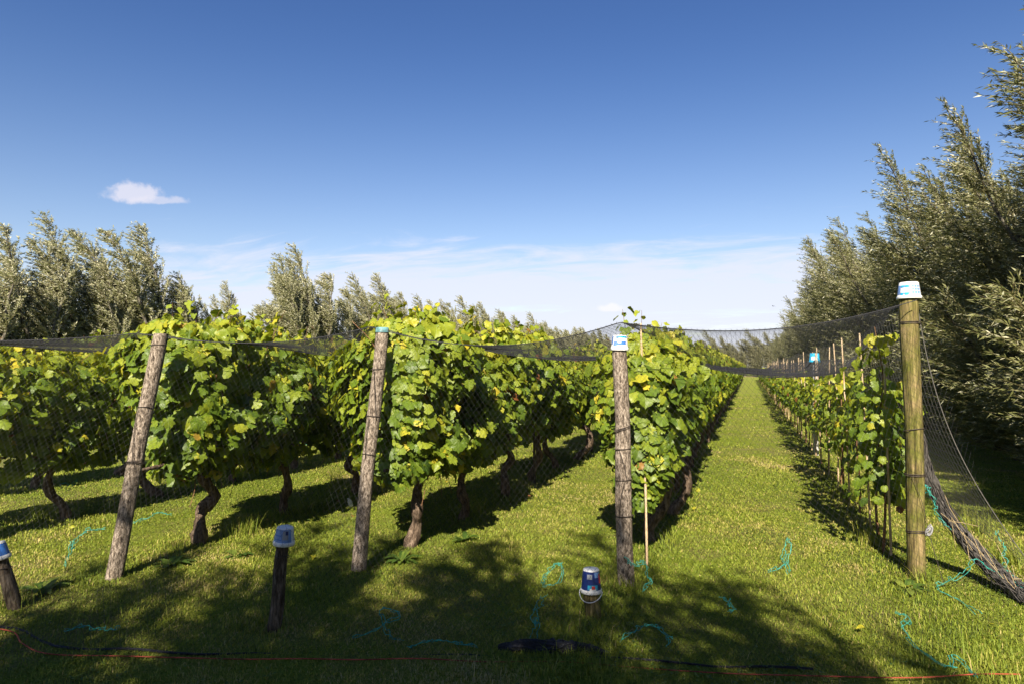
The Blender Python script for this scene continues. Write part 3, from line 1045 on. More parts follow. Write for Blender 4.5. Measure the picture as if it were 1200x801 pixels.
# ------------------------------------------------------------------ buckets upside down on the posts
def bucket(loc, axis, r_top, r_rim, h, wall_mat, label, patches=(), handle=False, rz=0.0, name='bucket', ribs=True):
    mb = MB()
    t = 0.0035
    prof = [(0.0, h), (r_top * 0.55, h + 0.001), (r_top * 0.93, h), (r_top, h - 0.005), (r_top + (r_rim - r_top) * .82, 0.026), (r_rim * 1.0, 0.024), (r_rim * 1.05, 0.020),
            (r_rim * 1.05, 0.004), (r_rim * 1.02, 0.0), (r_rim * 0.97, 0.0), (r_rim * 0.95, 0.02), (r_top - t, h - 0.012), (0.0, h - 0.010)]
    mb.lathe(prof, 36)
    o = mb.build(name, wall_mat)
    o.location = loc
    ax = nrm(np.array(axis, float))
    q = Vector((0, 0, 1)).rotation_difference(Vector(ax))
    o.rotation_mode = 'QUATERNION'
    o.rotation_quaternion = q
    tag(o, label, 'bucket')
    for (a0, a1_, z0, z1, mname, pname, lab, lift) in patches:
        pb = MB()
        na, nz_ = 14, 5
        A_ = np.radians(np.linspace(a0, a1_, na))
        Z_ = np.linspace(z0, z1, nz_) * h
        rr = np.interp(Z_, [0.026, h - 0.005], [r_top + (r_rim - r_top) * .82, r_top]) + 0.0012 * lift
        v = np.stack([rr[:, None] * np.cos(A_), rr[:, None] * np.sin(A_), np.repeat(Z_[:, None], na, 1)], -1).reshape(-1, 3)
        i = np.arange(nz_ - 1)[:, None] * na
        j = np.arange(na - 1)[None]
        pb.add(v, np.stack([i + j, i + j + 1, i + j + na + 1, i + j + na], -1).reshape(-1, 4))
        po = pb.build(pname, M[mname], o)
        if lab:
            po['label'] = lab
    if handle:
        a = np.linspace(pi * 1.03, pi * 1.97, 30)
        R_ = r_rim * 1.14
        L_ = np.stack([R_ * np.cos(a), R_ * np.sin(a) * 1.05, 0.012 + 0.055 * np.sin(a)], -1)
        L_ = np.vstack([[-r_rim * 1.03, 0, 0.015], L_, [r_rim * 1.03, 0, 0.015]])
        MB().tube(L_, 0.0028, 6).build('handle', M['white_plastic'], o)
    return o


# on the green post: white with a blue printed band (camera looks at it from about 258 degrees)
bucket(tuple(along(B4, T4, 1.0, (0, 0, -0.02))), (0.0, 0.02, 1), 0.067, 0.082, 0.130, M['white_plastic'], 'white bucket with blue print upside down on the thick greenish post',
       [(150, 330, .26, .80, 'lightblue', 'printed_band', None, 1), (212, 262, .36, .64, 'white_plastic', 'label', 'white label panel between dark blue blocks', 2),
        (214, 232, .68, .80, 'cyan', 'print', None, 2), (240, 258, .68, .80, 'cyan', 'print', None, 2), (214, 230, .20, .34, 'cyan', 'print', None, 2), (238, 258, .20, .34, 'cyan', 'print', None, 2)]
       + [(270 + 16 * k, 272 + 16 * k, .26, .80, 'white_plastic', 'print', None, 2) for k in range(4)] + [(266, 330, .44, .47, 'white_plastic', 'print', None, 3), (266, 330, .62, .65, 'white_plastic', 'print', None, 3)])
# on the third post
bucket(tuple(along(B3, T3, 1.0, (0, 0, -0.035))), (0.02, 0.0, 1), 0.053, 0.064, 0.112, M['white_plastic'], 'white and blue bucket upside down on the upright grey post',
       [(232, 262, .30, .60, 'lightblue', 'print', None, 1), (258, 330, .38, .62, 'blue', 'print', None, 1), (270, 345, .82, .95, 'cyan', 'print', None, 1), (205, 225, .40, .96, 'blue', 'print', None, 1),
        (250, 272, .78, .95, 'lightblue', 'print', None, 1), (265, 292, .50, .58, 'white_plastic', 'print', None, 2)])
# pale blue bucket on the dark anchor post
bucket(tuple(along(A2, A2T, 1.0, (0, 0, -0.035))), (0.10, -0.02, 1), 0.049, 0.062, 0.108, M['white_plastic'], 'pale blue bucket upside down on the short dark anchor post',
       [(180, 350, .24, .94, 'lightblue', 'printed_band', None, 1), (295, 330, .40, .88, 'grey', 'print', None, 2), (312, 328, .66, .86, 'navy', 'print', None, 3), (215, 285, .58, .64, 'blue', 'print', None, 2), (200, 290, .36, .42, 'blue', 'print', None, 2)])
# navy bucket with handle on the stump
bucket(tuple(along(A3, A3T, 1.0, (0, 0, -0.05))), (0.0, 0.0, 1), 0.051, 0.065, 0.148, M['white_plastic'], 'navy bucket with red oval emblem and wire handle on the low stump',
       [(170, 370, .17, .94, 'navy', 'printed_band', None, 1), (262, 325, .20, .40, 'cyan', 'print', None, 2), (274, 312, .17, .27, 'white_plastic', 'print', None, 3), (286, 304, .24, .38, 'red', 'emblem', None, 4),
        (255, 290, .64, .84, 'grey', 'print', None, 2), (305, 345, .70, .92, 'lightblue', 'print', None, 2), (335, 350, .45, .85, 'red', 'print', None, 3)], handle=True)
# at the left edge
bucket(tuple(along(A1, A1T, 1.0, (0, 0, -0.03))), (-0.2, -0.1, 1), 0.052, 0.064, 0.115, M['white_plastic'], 'blue and white bucket on the slanting anchor post at the left edge',
       [(180, 400, .24, .90, 'blue', 'printed_band', None, 1)])
# small ones further back
bucket((1.12, 13.5, 1.69), (0, 0, 1), 0.078, 0.094, 0.165, M['cyan'], 'small bright blue bucket on the pale concrete post in the young row',
       [(225, 290, .25, .62, 'white_plastic', 'label', None, 1)])
bucket((-2.80, 9.0, 1.43), (0.05, 0, 1), 0.052, 0.064, 0.13, M['white_plastic'], 'white and blue pot on the thin metal post among vine leaves',
       [(200, 250, .3, .7, 'lightblue', 'print', None, 1), (280, 330, .2, .6, 'blue', 'print', None, 1)])
# teal cap on the second post
cb = MB().lathe([(0, 0.016), (.047, .016), (.0520, .012), (.0540, -.022), (.0555, -.026), (.0530, -.026), (.0515, .008), (0, .010)], 30)
cap = cb.build('pot_lid', M['tealcap'])
cap.location = along(B2, T2, 1.0, (0, 0, 0.004))
tag(cap, 'teal plastic lid with pale smears on top of the second slanted post', 'lid')
# small white bottle under the vines
bb = MB().lathe([(0, 0), (.035, 0), (.038, .01), (.038, .10), (.018, .13), (.016, .16), (0, .16)], 18)
bo = bb.build('plastic_bottle', M['white_plastic'])
bo.location = (-4.36, 6.9, 0.0)
bo.rotation_euler = (0.25, -0.3, 0)
bo.scale = (0.65, 0.65, 0.65)
tag(bo, 'small white plastic bottle in the shade under the vines', 'bottle')

# ------------------------------------------------------------------ the bird net: threads as real geometry
net = empty('bird_net')
tag(net, 'black bird net over the vine rows, hanging to the grass in front', 'net')


def threads(mb, P_, r):
    """P_: (lines, samples, 3) thread paths -> three-sided tubes"""
    n, m_, _ = P_.shape
    t = nrm(np.gradient(P_, axis=1))
    ref = np.array([0.31, 0.22, 0.92])
    a = nrm(np.cross(t, ref))
    b = np.cross(t, a)
    ang = np.array([0, 2 * pi / 3, 4 * pi / 3])
    v = P_[:, :, None, :] + r * (np.cos(ang)[None, None, :, None] * a[:, :, None, :] + np.sin(ang)[None, None, :, None] * b[:, :, None, :])
    base = (np.arange(n)[:, None, None] * m_ + np.arange(m_ - 1)[None, :, None]) * 3
    j = np.arange(3)[None, None]
    k = (j + 1) % 3
    f = np.stack([base + j, base + k, base + 3 + k, base + 3 + j], -1).reshape(-1, 4)
    mb.add(v.reshape(-1, 3), f)


TOPS = [(-9.5, 2.6, 1.86), (-6.85, 3.15, 1.86), (-4.62, 4.30, 1.87), (-2.92, 5.02, 1.93), (-0.90, 5.15, 1.93), (1.19, 5.93, 2.10)]
TOPS = np.array(TOPS)
HEM = np.array([(-9.5, 1.2), (-7.0, 2.2), (-4.28, 2.97), (-3.68, 2.86), (-2.55, 3.16), (-0.79, 3.73), (0.68, 4.02), (1.75, 5.45)])
SAGE = [0.06, 0.06, 0.10, 0.16, 0.13]


def edge(x):
    """the net's front top edge at x"""
    x = np.asarray(x, float)
    k = np.clip(np.searchsorted(TOPS[:, 0], x) - 1, 0, len(TOPS) - 2)
    u = (x - TOPS[k, 0]) / (TOPS[k + 1, 0] - TOPS[k, 0])
    y = TOPS[k, 1] + u * (TOPS[k + 1, 1] - TOPS[k, 1])
    z = TOPS[k, 2] + u * (TOPS[k + 1, 2] - TOPS[k, 2])
    s = np.array(SAGE)[k] * 4 * u * (1 - u)
    return x, y - 0.10 * (0.3 + np.abs(2 * u - 1)), z - s


def curtain(s, t):
    """front panel: s = x along the top edge, t = 0 top .. 1 hem"""
    x, y, z = edge(s)
    hx = np.interp(s, [-9.5, 1.19], [-9.5, 1.75])
    hx = np.where(s > 0.3, np.interp(s, [0.3, 1.19], [np.interp(0.3, [-9.5, 1.19], [-9.5, 1.75]), 1.75]), hx)
    hy = np.interp(hx, HEM[:, 0], HEM[:, 1])
    X_ = x + (hx - x) * t
    Y_ = y + (hy - y) * t
    Z_ = z * (1 - t) + 0.012
    sag = 0.10 * np.sin(pi * t) * (0.6 + 0.4 * np.sin(s * 3.1 + 1))
    Y_ = Y_ + sag * 0.6 - 0.06 * np.sin(pi * t) * 0
    Z_ = Z_ - sag
    # held up where it lies over the bucket on the dark anchor post
    d2 = (X_ - A2T[0]) ** 2 + (Y_ - A2T[1]) ** 2
    Z_ = np.maximum(Z_, 0.68 * np.exp(-d2 / 0.05))
    Z_ = np.maximum(Z_, 0.36 * np.exp(-((X_ - A3T[0]) ** 2 + (Y_ - A3T[1]) ** 2) / 0.03))
    d1_ = (X_ - A1T[0]) ** 2 + (Y_ - A1T[1]) ** 2
    Z_ = np.maximum(Z_, 0.48 * np.exp(-d1_ / 0.05))
    return np.stack([X_, Y_, Z_], -1)


mb = MB()
Lc = 2.45
step = 0.040
m_ = 34
tt_ = np.linspace(0, 1, m_)
for sg in (-1, 1):
    s0 = np.arange(-7.6 - (Lc if sg > 0 else 0), 1.17 + (Lc if sg < 0 else 0), step)
    S = s0[:, None] + sg * tt_[None] * Lc * 0.62
    ok = (S >= -7.6) & (S <= 1.185)
    # clip each thread to the panel: squeeze the outside samples on to the border
    for r_ in range(len(s0)):
        idx = np.where(ok[r_])[0]
        if len(idx) < 4:
            continue
        tl = np.linspace(tt_[idx[0]], tt_[idx[-1]], m_)
        sl = s0[r_] + sg * tl * Lc * 0.62
        threads(mb, curtain(np.clip(sl, -7.6, 1.185), tl)[None], 0.00062)
mb.build('front_panel', M['net'], net)

# border cord of the net along the top front edge
xe = np.linspace(-9.4, 1.19, 240)
MB().tube(np.stack(edge(xe), -1), 0.0035, 5).build('border_cord', M['net'], net)

# roof panels between the rows
LANES = [(4, 3), (3, 2), (2, 1), (1, 0)]
SAGI = {(4, 3): 0.29, (3, 2): 0.20, (2, 1): 0.20, (1, 0): 0.16}


def roof_pt(lane, u, d):
    a, b = lane
    xa, xb = ROWX[b], ROWX[a]
    x = xa + (xb - xa) * u
    ex, ey, ez = edge(np.clip(x, -9.4, 1.185))
    ridge = np.where(u > 0.5, {4: 1.98, 3: 1.88, 2: 1.93, 1: 1.90}[a], {3: 1.88, 2: 1.93, 1: 1.90, 0: 1.88}[b])
    ridge = {3: 1.88, 2: 1.93, 1: 1.90, 0: 1.88}[b] * (1 - u) + {4: 1.72, 3: 1.88, 2: 1.93, 1: 1.90}[a] * u
    s = SAGI[lane] * np.clip(4 * u * (1 - u), 0, 1) ** 0.35
    inner = ridge - s + 0.03 * np.sin(d * 0.9 + a) * 4 * u * (1 - u) + 0.022 * fnoise(np.stack([x, d + 0 * x], -1), 40 + a, 1.7)
    w = np.clip(d / 2.6, 0, 1)
    w = w * w * (3 - 2 * w)
    z = ez * (1 - w) + inner * w
    return np.stack([x, ey + d, z], -1)


for lane in LANES:
    a, b = lane
    wid = ROWX[a] - ROWX[b]
    mb = MB()
    for (d0, d1_, pit, r, seg) in ((0.0, 11.0, 0.036, 0.0010, 60), (11.0, 34.0, 0.12, 0.0024, 40)):
        u = np.arange(0.004, 0.999, pit / wid)
        d = np.linspace(d0, d1_, seg)
        U, D = np.meshgrid(u, d, indexing='ij')
        threads(mb, roof_pt(lane, U, D), r)
        u = np.linspace(0.0, 1.0, 15)
        d = np.arange(d0, d1_, pit)
        D, U = np.meshgrid(d, u, indexing='ij')
        threads(mb, roof_pt(lane, U, D), r)
    mb.build('roof_panel', M['net'], net)


# side panel on the right, sloping out to the grass
def side_pt(t, d):
    x0, z0 = 1.22, 2.08 - 0.16 * np.clip(d / 3, 0, 1) + 0.03 * np.sin(d)
    zt = z0 * (1 - t) + 0.01
    xx = x0 + (0.78 + 0.10 * np.sin(d * 0.8)) * t - 0.16 * np.sin(pi * t)
    return np.stack([xx, 5.96 + d - 0.10 * t * np.exp(-d), zt - 0.04 * np.sin(pi * t)], -1)


mb = MB()
for (d0, d1_, pit, r, seg) in ((0.0, 9.0, 0.080, 0.0015, 50), (9.0, 36.0, 0.13, 0.0024, 50)):
    t = np.arange(0, 1.0, pit / 2.2)
    T_, D = np.meshgrid(t, np.linspace(d0, d1_, seg), indexing='ij')
    threads(mb, side_pt(T_, D), r)
    d = np.arange(d0, d1_, pit * 1.6)
    D, T_ = np.meshgrid(d, np.linspace(0, 1, 18), indexing='ij')
    threads(mb, side_pt(T_, D), r)
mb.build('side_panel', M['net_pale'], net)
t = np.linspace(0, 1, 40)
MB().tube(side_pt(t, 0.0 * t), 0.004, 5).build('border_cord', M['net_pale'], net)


# gathered bundle of net hanging from the green post to the ground, and bunched hem on the grass
def bundle(name, pts, r, seed, strands=46, matn='net_dusty', parent=None, flat=1.0):
    g = np.random.default_rng(seed)
    C = spline(pts, 60)
    mb = MB()
    rr = np.asarray(r) if np.ndim(r) else np.full(60, r)
    core = C + 0.3 * rr[:, None] * np.stack([fnoise(C, seed, 9), fnoise(C, seed + 1, 9), fnoise(C, seed + 2, 9)], -1)
    mb.tube(core, rr * 0.78 * (1 + 0.3 * fnoise(C, seed + 3, 12)), 10, 0, True, seed, 0.22)
    th0 = g.uniform(0, 6.28, strands)
    for k in range(strands):
        u = np.linspace(0, 1, 60)
        th = th0[k] + u * g.uniform(-5, 5) + 0.7 * np.sin(u * g.uniform(6, 20))
        rad = rr * g.uniform(0.75, 1.22) * (1 + 0.15 * np.sin(u * g.uniform(15, 50)))
        tg = nrm(np.gradient(C, axis=0))
        a = nrm(np.cross(tg, [0.1, 0.2, 1.0]))
        b = np.cross(a, tg)
        Q = C + rad[:, None] * (np.cos(th)[:, None] * a + flat * np.sin(th)[:, None] * b)
        mb.tube(Q, g.uniform(0.0015, 0.004), 4, 0, False)
    return mb.build(name, M[matn], parent)


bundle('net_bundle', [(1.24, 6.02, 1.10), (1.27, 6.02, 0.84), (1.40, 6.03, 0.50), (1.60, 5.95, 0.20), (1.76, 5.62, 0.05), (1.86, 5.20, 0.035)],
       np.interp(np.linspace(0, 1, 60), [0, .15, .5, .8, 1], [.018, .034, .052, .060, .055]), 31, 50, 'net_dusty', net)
bundle('net_hem', [(-1.36, 3.68, .02), (-1.22, 3.71, .035), (-1.03, 3.74, .04), (-0.90, 3.79, .03), (-0.76, 3.82, .012)],
       np.interp(np.linspace(0, 1, 60), [0, .2, .5, .8, 1], [.014, .036, .042, .032, .010]), 33, 40, 'net', net, 0.7)
xs_ = np.linspace(-7.2, 0.3, 34)
bundle('net_hem', [(x, np.interp(x, HEM[:, 0], HEM[:, 1]) + 0.03 + 0.02 * sin(x * 7), 0.006 + 0.004 * sin(x * 11)) for x in xs_], 0.004, 35, 6, 'net', net)

# loose straw caught in the bundle
sb = MB()
gs_ = np.random.default_rng(5)
for _ in range(15):
    u = gs_.uniform(0.1, 0.9)
    c = np.array([np.interp(u, [0, .4, 1], [1.36, 1.50, 1.80]), np.interp(u, [0, .6, 1], [5.97, 5.88, 5.35]), np.interp(u, [0, .4, 1], [.58, .33, .07])])
    d = nrm(np.array([0.35, -0.3, -0.55]) + gs_.normal(0, 0.28, 3))
    o_ = gs_.normal(0, 0.03, 3) + [0, -0.05, 0.02]
    ln = gs_.uniform(0.05, 0.16)
    sb.tube(np.stack([c + o_ - d * ln, c + o_ + gs_.normal(0, .006, 3), c + o_ + d * ln]), 0.0022, 4, 0, False)
so = sb.build('dry_straw', M['straw'])
tag(so, 'dry straw caught in the gathered net beside the green post', 'straw', kind='stuff')

# orange cord on the grass along the hem
CP = [(-6.2, 2.3), (-5.0, 2.72), (-4.28, 2.93), (-3.95, 2.84), (-3.68, 2.80), (-3.2, 2.93), (-2.55, 3.09), (-1.7, 3.38), (-0.79, 3.66), (0.0, 3.80), (0.68, 3.97), (1.3, 4.25)]
C = spline([(x, y, 0.022) for x, y in CP], 120)
C[:, 2] += 0.012 * fnoise(C, 3, 4.0) - 0.004
C[:, 1] += 0.012 * fnoise(C, 6, 5.0)
tag(MB().tube(C, 0.0036, 6).build('cord', M['orange']), 'faded orange red cord lying across the shaded grass in front', 'cord')

# ------------------------------------------------------------------ teal twine ends
TW = [
    ([(-5.97, 5.22, .02), (-5.86, 5.36, .05), (-5.79, 5.52, .10), (-5.71, 5.62, .07)], 'loose teal twine on the lit grass behind the first slanted post'),
    ([(-5.20, 4.05, .01), (-5.17, 4.10, .20), (-5.26, 4.15, .12), (-5.10, 4.12, .27), (-4.95, 4.2, .30)], 'tangled teal twine left of the first slanted post, hanging in the net'),
    ([(-3.92, 3.05, .02), (-3.80, 3.08, .05), (-3.72, 3.14, .02), (-3.60, 3.16, .05)], 'short teal twine in the shade near the cord at left'),
    ([(-2.20, 3.50, .02), (-2.09, 3.58, .07), (-1.98, 3.66, .13), (-2.10, 3.66, .16), (-2.02, 3.60, .03), (-1.92, 3.62, .02)], 'looped teal twine in the shade between two bucketed anchor posts'),
    ([(-1.85, 3.50, .02), (-1.74, 3.57, .05), (-1.60, 3.64, .04), (-1.5, 3.66, .02)], 'straight teal twine in the shade beside the bunched net hem'),
    ([(-1.44, 4.80, .03), (-1.46, 4.93, .05), (-1.42, 5.06, .10), (-1.36, 5.02, .12), (-1.34, 4.86, .04), (-1.43, 4.79, .03)], 'small teal twine loop on the grass left of the navy bucket'),
    ([(-1.36, 4.55, .04), (-1.33, 4.35, .03), (-1.30, 4.15, .08), (-1.26, 4.05, .02), (-1.22, 3.95, .10), (-1.22, 3.84, .02)], 'long crinkled teal twine ending at the bunched black hem'),
    ([(0.10, 5.72, .02), (0.25, 5.86, .05), (0.28, 5.98, .22), (0.23, 5.95, .10), (0.26, 5.72, .02)], 'frayed teal twine in the middle of the sunlit grass lane'),
    ([(-0.19, 4.95, .03), (-0.14, 4.82, .03), (-0.13, 4.66, .02)], 'faint teal twine on dappled grass right of the third post'),
    ([(-0.72, 4.0, .02), (-0.64, 4.12, .07), (-0.52, 4.16, .07), (-0.46, 4.06, .01)], 'arched teal twine in the shade right of the navy bucket'),
    ([(1.62, 5.75, .16), (1.50, 5.72, .24), (1.40, 5.72, .10), (1.32, 5.75, .06), (1.25, 5.70, .03), (1.33, 5.45, .02), (1.37, 5.20, .01)], 'thick curly teal twine at the foot of the green post'),
    ([(1.66, 5.85, .14), (1.70, 5.75, .11), (1.78, 5.55, .09), (1.84, 5.35, .03)], 'teal twine lying along the gathered net bundle'),
    ([(1.72, 6.0, .40), (1.75, 5.95, .28), (1.74, 5.92, .16), (1.80, 5.88, .06)], 'thin teal twine dangling at the right edge behind the bundle'),
    ([(0.86, 4.98, .05), (0.93, 4.88, .03), (0.86, 4.72, .02), (0.87, 4.45, .03), (0.98, 4.22, .02), (1.02, 4.34, .04), (1.06, 4.28, .03), (1.07, 4.12, .02)], 'long curving teal twine on the grass in the lower right corner'),
    ([(-6.1, 8.0, .60), (-5.98, 8.05, .62), (-5.88, 8.05, .58), (-5.8, 8.1, .5)], 'teal twine tied under the leaves of the first vine row'),
    ([(-0.88, 5.05, .22), (-0.80, 5.0, .17), (-0.74, 5.03, .20), (-0.70, 5.0, .10), (-0.72, 4.95, .01)], 'teal twine tied round the foot of the third post'),
    ([(-6.98, 5.35, .30), (-6.90, 5.36, .38), (-6.86, 5.36, .30), (-6.78, 5.4, .40)], 'teal twine tied to the dark trunk near the left edge'),
    ([(1.255, 6.0, .62), (1.27, 5.98, .70), (1.29, 5.96, .63), (1.33, 5.96, .52), (1.39, 5.96, .40)], 'teal twine knotted high on the net bundle beside the green post'),
]
gt = np.random.default_rng(17)
for pts, lab in TW:
    mb = MB()
    C = spline(pts, 60)
    for _ in range(2):
        u = np.linspace(0, 1, 60)
        off = np.stack([np.sin(u * gt.uniform(10, 26) + gt.uniform(0, 6)) for _q in range(3)], -1) * 0.009
        off += np.repeat(gt.normal(0, 0.010, (20, 3)), 3, 0)
        off[:, 2] = np.abs(off[:, 2]) - 0.012
        mb.tube(C + off + gt.normal(0, 0.003, 3), 0.0022, 5)
    tag(mb.build('twine', M['teal']), lab, 'twine', 'teal twine ends of the net')


# ------------------------------------------------------------------ weeds
def dock_plant(seed, n, size, wide=0.3, tall=0.5):
    g = np.random.default_rng(seed)
    mb = MB()
    for _ in range(n):
        ph = g.uniform(0, 2 * pi)
        ln = size * g.uniform(0.6, 1.1)
        up = g.uniform(0.35, 1.0) * tall
        k = 9
        s = np.linspace(0, 1, k)
        r_ = ln * s
        z = ln * up * np.sin(np.clip(s * 1.25, 0, 1.6)) - 0.18 * ln * s ** 3
        w = wide * ln * np.sin(pi * np.clip(s * 0.92 + 0.06, 0, 1)) ** 0.8 * 0.5
        d = np.array([cos(ph), sin(ph)])
        q = np.array([-sin(ph), cos(ph)])
        c = np.stack([d[0] * r_, d[1] * r_, z], -1)
        wv = np.stack([q[0] * w, q[1] * w, 0.22 * w + 0.02 * ln * np.sin(s * 14)], -1)
        wm = np.stack([-q[0] * w, -q[1] * w, 0.22 * w + 0.02 * ln * np.sin(s * 12 + 1)], -1)
        v = np.stack([c + wv, c, c + wm], 1).reshape(-1, 3)
        i = np.arange(k - 1)[:, None] * 3
        f = (i[:, :, None] + np.array([[[0, 1, 4, 3], [1, 2, 5, 4]]])).reshape(-1, 4)
        mb.add(v, f, 0, tint=np.full(len(v), np.clip(g.normal(0.5, 0.2), 0, 1)))
    return mb


def grass_tuft(seed, n, h):
    g = np.random.default_rng(seed)
    mb = MB()
    for _ in range(n):
        ph = g.uniform(0, 2 * pi)
        hh = h * g.uniform(0.5, 1.1)
        le = g.uniform(0.2, 0.9)
        s = np.linspace(0, 1, 6)
        d = np.array([cos(ph), sin(ph)])
        b = g.normal(0, 0.035 + h * .12, 2)
        c = np.stack([b[0] + d[0] * hh * le * s ** 1.8, b[1] + d[1] * hh * le * s ** 1.8, hh * s * (1 - 0.25 * le * s)], -1)
        w = 0.003 * (1 - s * 0.9)
        q = np.stack([-d[1] * w, d[0] * w, 0 * w], -1)
        v = np.stack([c + q, c - q], 1).reshape(-1, 3)
        i = np.arange(5)[:, None] * 2
        mb.add(v, i + np.array([[0, 1, 3, 2]]), 0, tint=np.full(len(v), np.clip(g.normal(0.45, 0.15), 0, 1)))
    return mb


WEEDS = [
    ('d', (1.05, 5.62), 14, 0.17, 'pale broad leaved dock plant at the foot of the green post'),
    ('d', (-4.80, 3.58), 16, 0.20, 'dark broad leaved weed beside the slanting anchor post at left'),
    ('d', (-2.74, 5.10), 26, 0.17, 'low leafy weed clump at the foot of the teal capped post'),
    ('d', (-4.42, 4.35), 24, 0.18, 'leafy weed clump right of the first slanted post'),
    ('d', (-4.10, 4.75), 18, 0.16, 'leafy weed clump by the trunk of the wide leafy vine'),
    ('d', (-2.52, 5.9), 18, 0.15, 'weed clump at the foot of the vine behind the teal capped post'),
    ('t', (-6.98, 5.18), 130, 0.30, 'tall spiky grass tuft near the left edge'),
    ('t', (-2.86, 6.95), 90, 0.22, 'long grass tuft round the second trunk behind the teal capped post'),
    ('t', (-0.98, 4.55), 70, 0.14, 'grass tuft behind the navy bucket stump'),
    ('t', (-4.70, 3.30), 70, 0.20, 'grass tuft round the slanting anchor post at left'),
    ('t', (-4.55, 5.35), 110, 0.24, 'long grass tuft beside the trunk of the wide leafy vine'),
    ('t', (-0.88, 5.05), 60, 0.12, 'short grass tuft at the foot of the third post'),
    ('t', (-0.70, 6.4), 80, 0.16, 'grass tuft under the bowed trunk behind the third post'),
    ('t', (1.2, 5.9), 60, 0.14, 'grass tuft at the foot of the green post'),
    ('t', (0.98, 6.9), 120, 0.22, 'long grass tuft under the first young vines'),
    ('t', (-5.35, 8.1), 100, 0.24, 'long grass tuft in the row behind the first slanted post'),
    ('t', (1.95, 6.6), 120, 0.26, 'long grass tuft under the side net at the right edge'),
    ('t', (2.1, 7.8), 120, 0.30, 'tall shaded grass tuft beyond the side net'),
]
for k, (kd, (x, y), n, s, lab) in enumerate(WEEDS):
    mb = dock_plant(600 + k, n, s) if kd == 'd' else grass_tuft(600 + k, n, s)
    o = mb.build('weed' if kd == 'd' else 'grass_tuft', M['weed_leaf'] if kd == 'd' else M['grass_blade'])
    o.location = (x, y, 0.0)
    tag(o, lab, 'weed' if kd == 'd' else 'grass tuft', 'weeds and tufts in the grass')
# clover and other low ground cover in patches
gc = np.random.default_rng(88)
n = 26000
x, y = gc.uniform(-6, 3.2, n), gc.uniform(2.6, 10, n)
w_ = fnoise(np.stack([x, y], -1), 61, 1.6) + 0.25 * gc.normal(size=n) + 0.35 * (x > 0.2) * (y < 6.5)
ok = w_ > 0.55
x, y = x[ok], y[ok]
n = len(x)
mb = MB()
for k in range(3):
    ph = gc.uniform(0, 2 * pi, n) * 0 + np.repeat(gc.uniform(0, 2 * pi, 1), n) + x * 31 + 2.1 * k
    r_ = gc.uniform(0.008, 0.017, n)
    d = np.stack([np.cos(ph), np.sin(ph), gc.uniform(-0.25, 0.35, n)], -1) * r_[:, None]
    q = np.stack([-np.sin(ph), np.cos(ph), gc.uniform(-0.2, 0.2, n)], -1) * r_[:, None] * 0.5
    b = np.stack([x, y, ground_z(x, y) + 0.016 + 0.014 * ((x * 97) % 1)], -1)
    v = np.stack([b, b + d * 0.6 + q, b + d * 1.05 + q * 0.4, b + d * 1.05 - q * 0.4, b + d * 0.6 - q], 1).reshape(-1, 3)
    mb.add(v, np.arange(n)[:, None] * 5 + np.array([[0, 1, 2, 3, 4]]), 0, tint=np.repeat(np.clip(gc.normal(0.55, 0.2, n), 0, 1), 5))
tag(mb.build('ground_cover', M['weed_leaf']), 'low clover and small weeds growing in patches through the lawn', 'clover', kind='stuff')
# fallen leaves
gl = np.random.default_rng(4)
for k in range(26):
    rw = gl.choice([1, 2, 3, 4])
    mb = MB()
    put_leaves(mb, gl, np.array([[0, 0, 0.0]]), np.array([[gl.normal(0, .4), gl.normal(-.2, .4), 1.0]]), np.array([[gl.normal(), gl.normal(), 0.1]]), np.array([gl.uniform(.03, .055)]), np.array([gl.choice([0.7, 0.8, 0.98])]))
    o = mb.build('fallen_leaf', M['vine_leaf'])
    o.location = (ROWX[int(rw)] + gl.normal(0, .35), gl.uniform(4.6, 9.5), 0.035)
    tag(o, 'tiny shed leaf lying in the grass under the vine rows', 'leaf', 'leaves shed under the vine rows')
# fallen yellow leaf
gl = np.random.default_rng(3)
mb = MB()
put_leaves(mb, gl, np.array([[-6.29, 4.94, 0.05]]), np.array([[0.1, -0.7, 0.7]]), np.array([[1.0, 0.2, 0.1]]), np.array([0.05]), np.array([0.70]))
tag(mb.build('fallen_leaf', M['vine_leaf']), 'pale yellow fallen leaf lying on the grass at left', 'leaf')


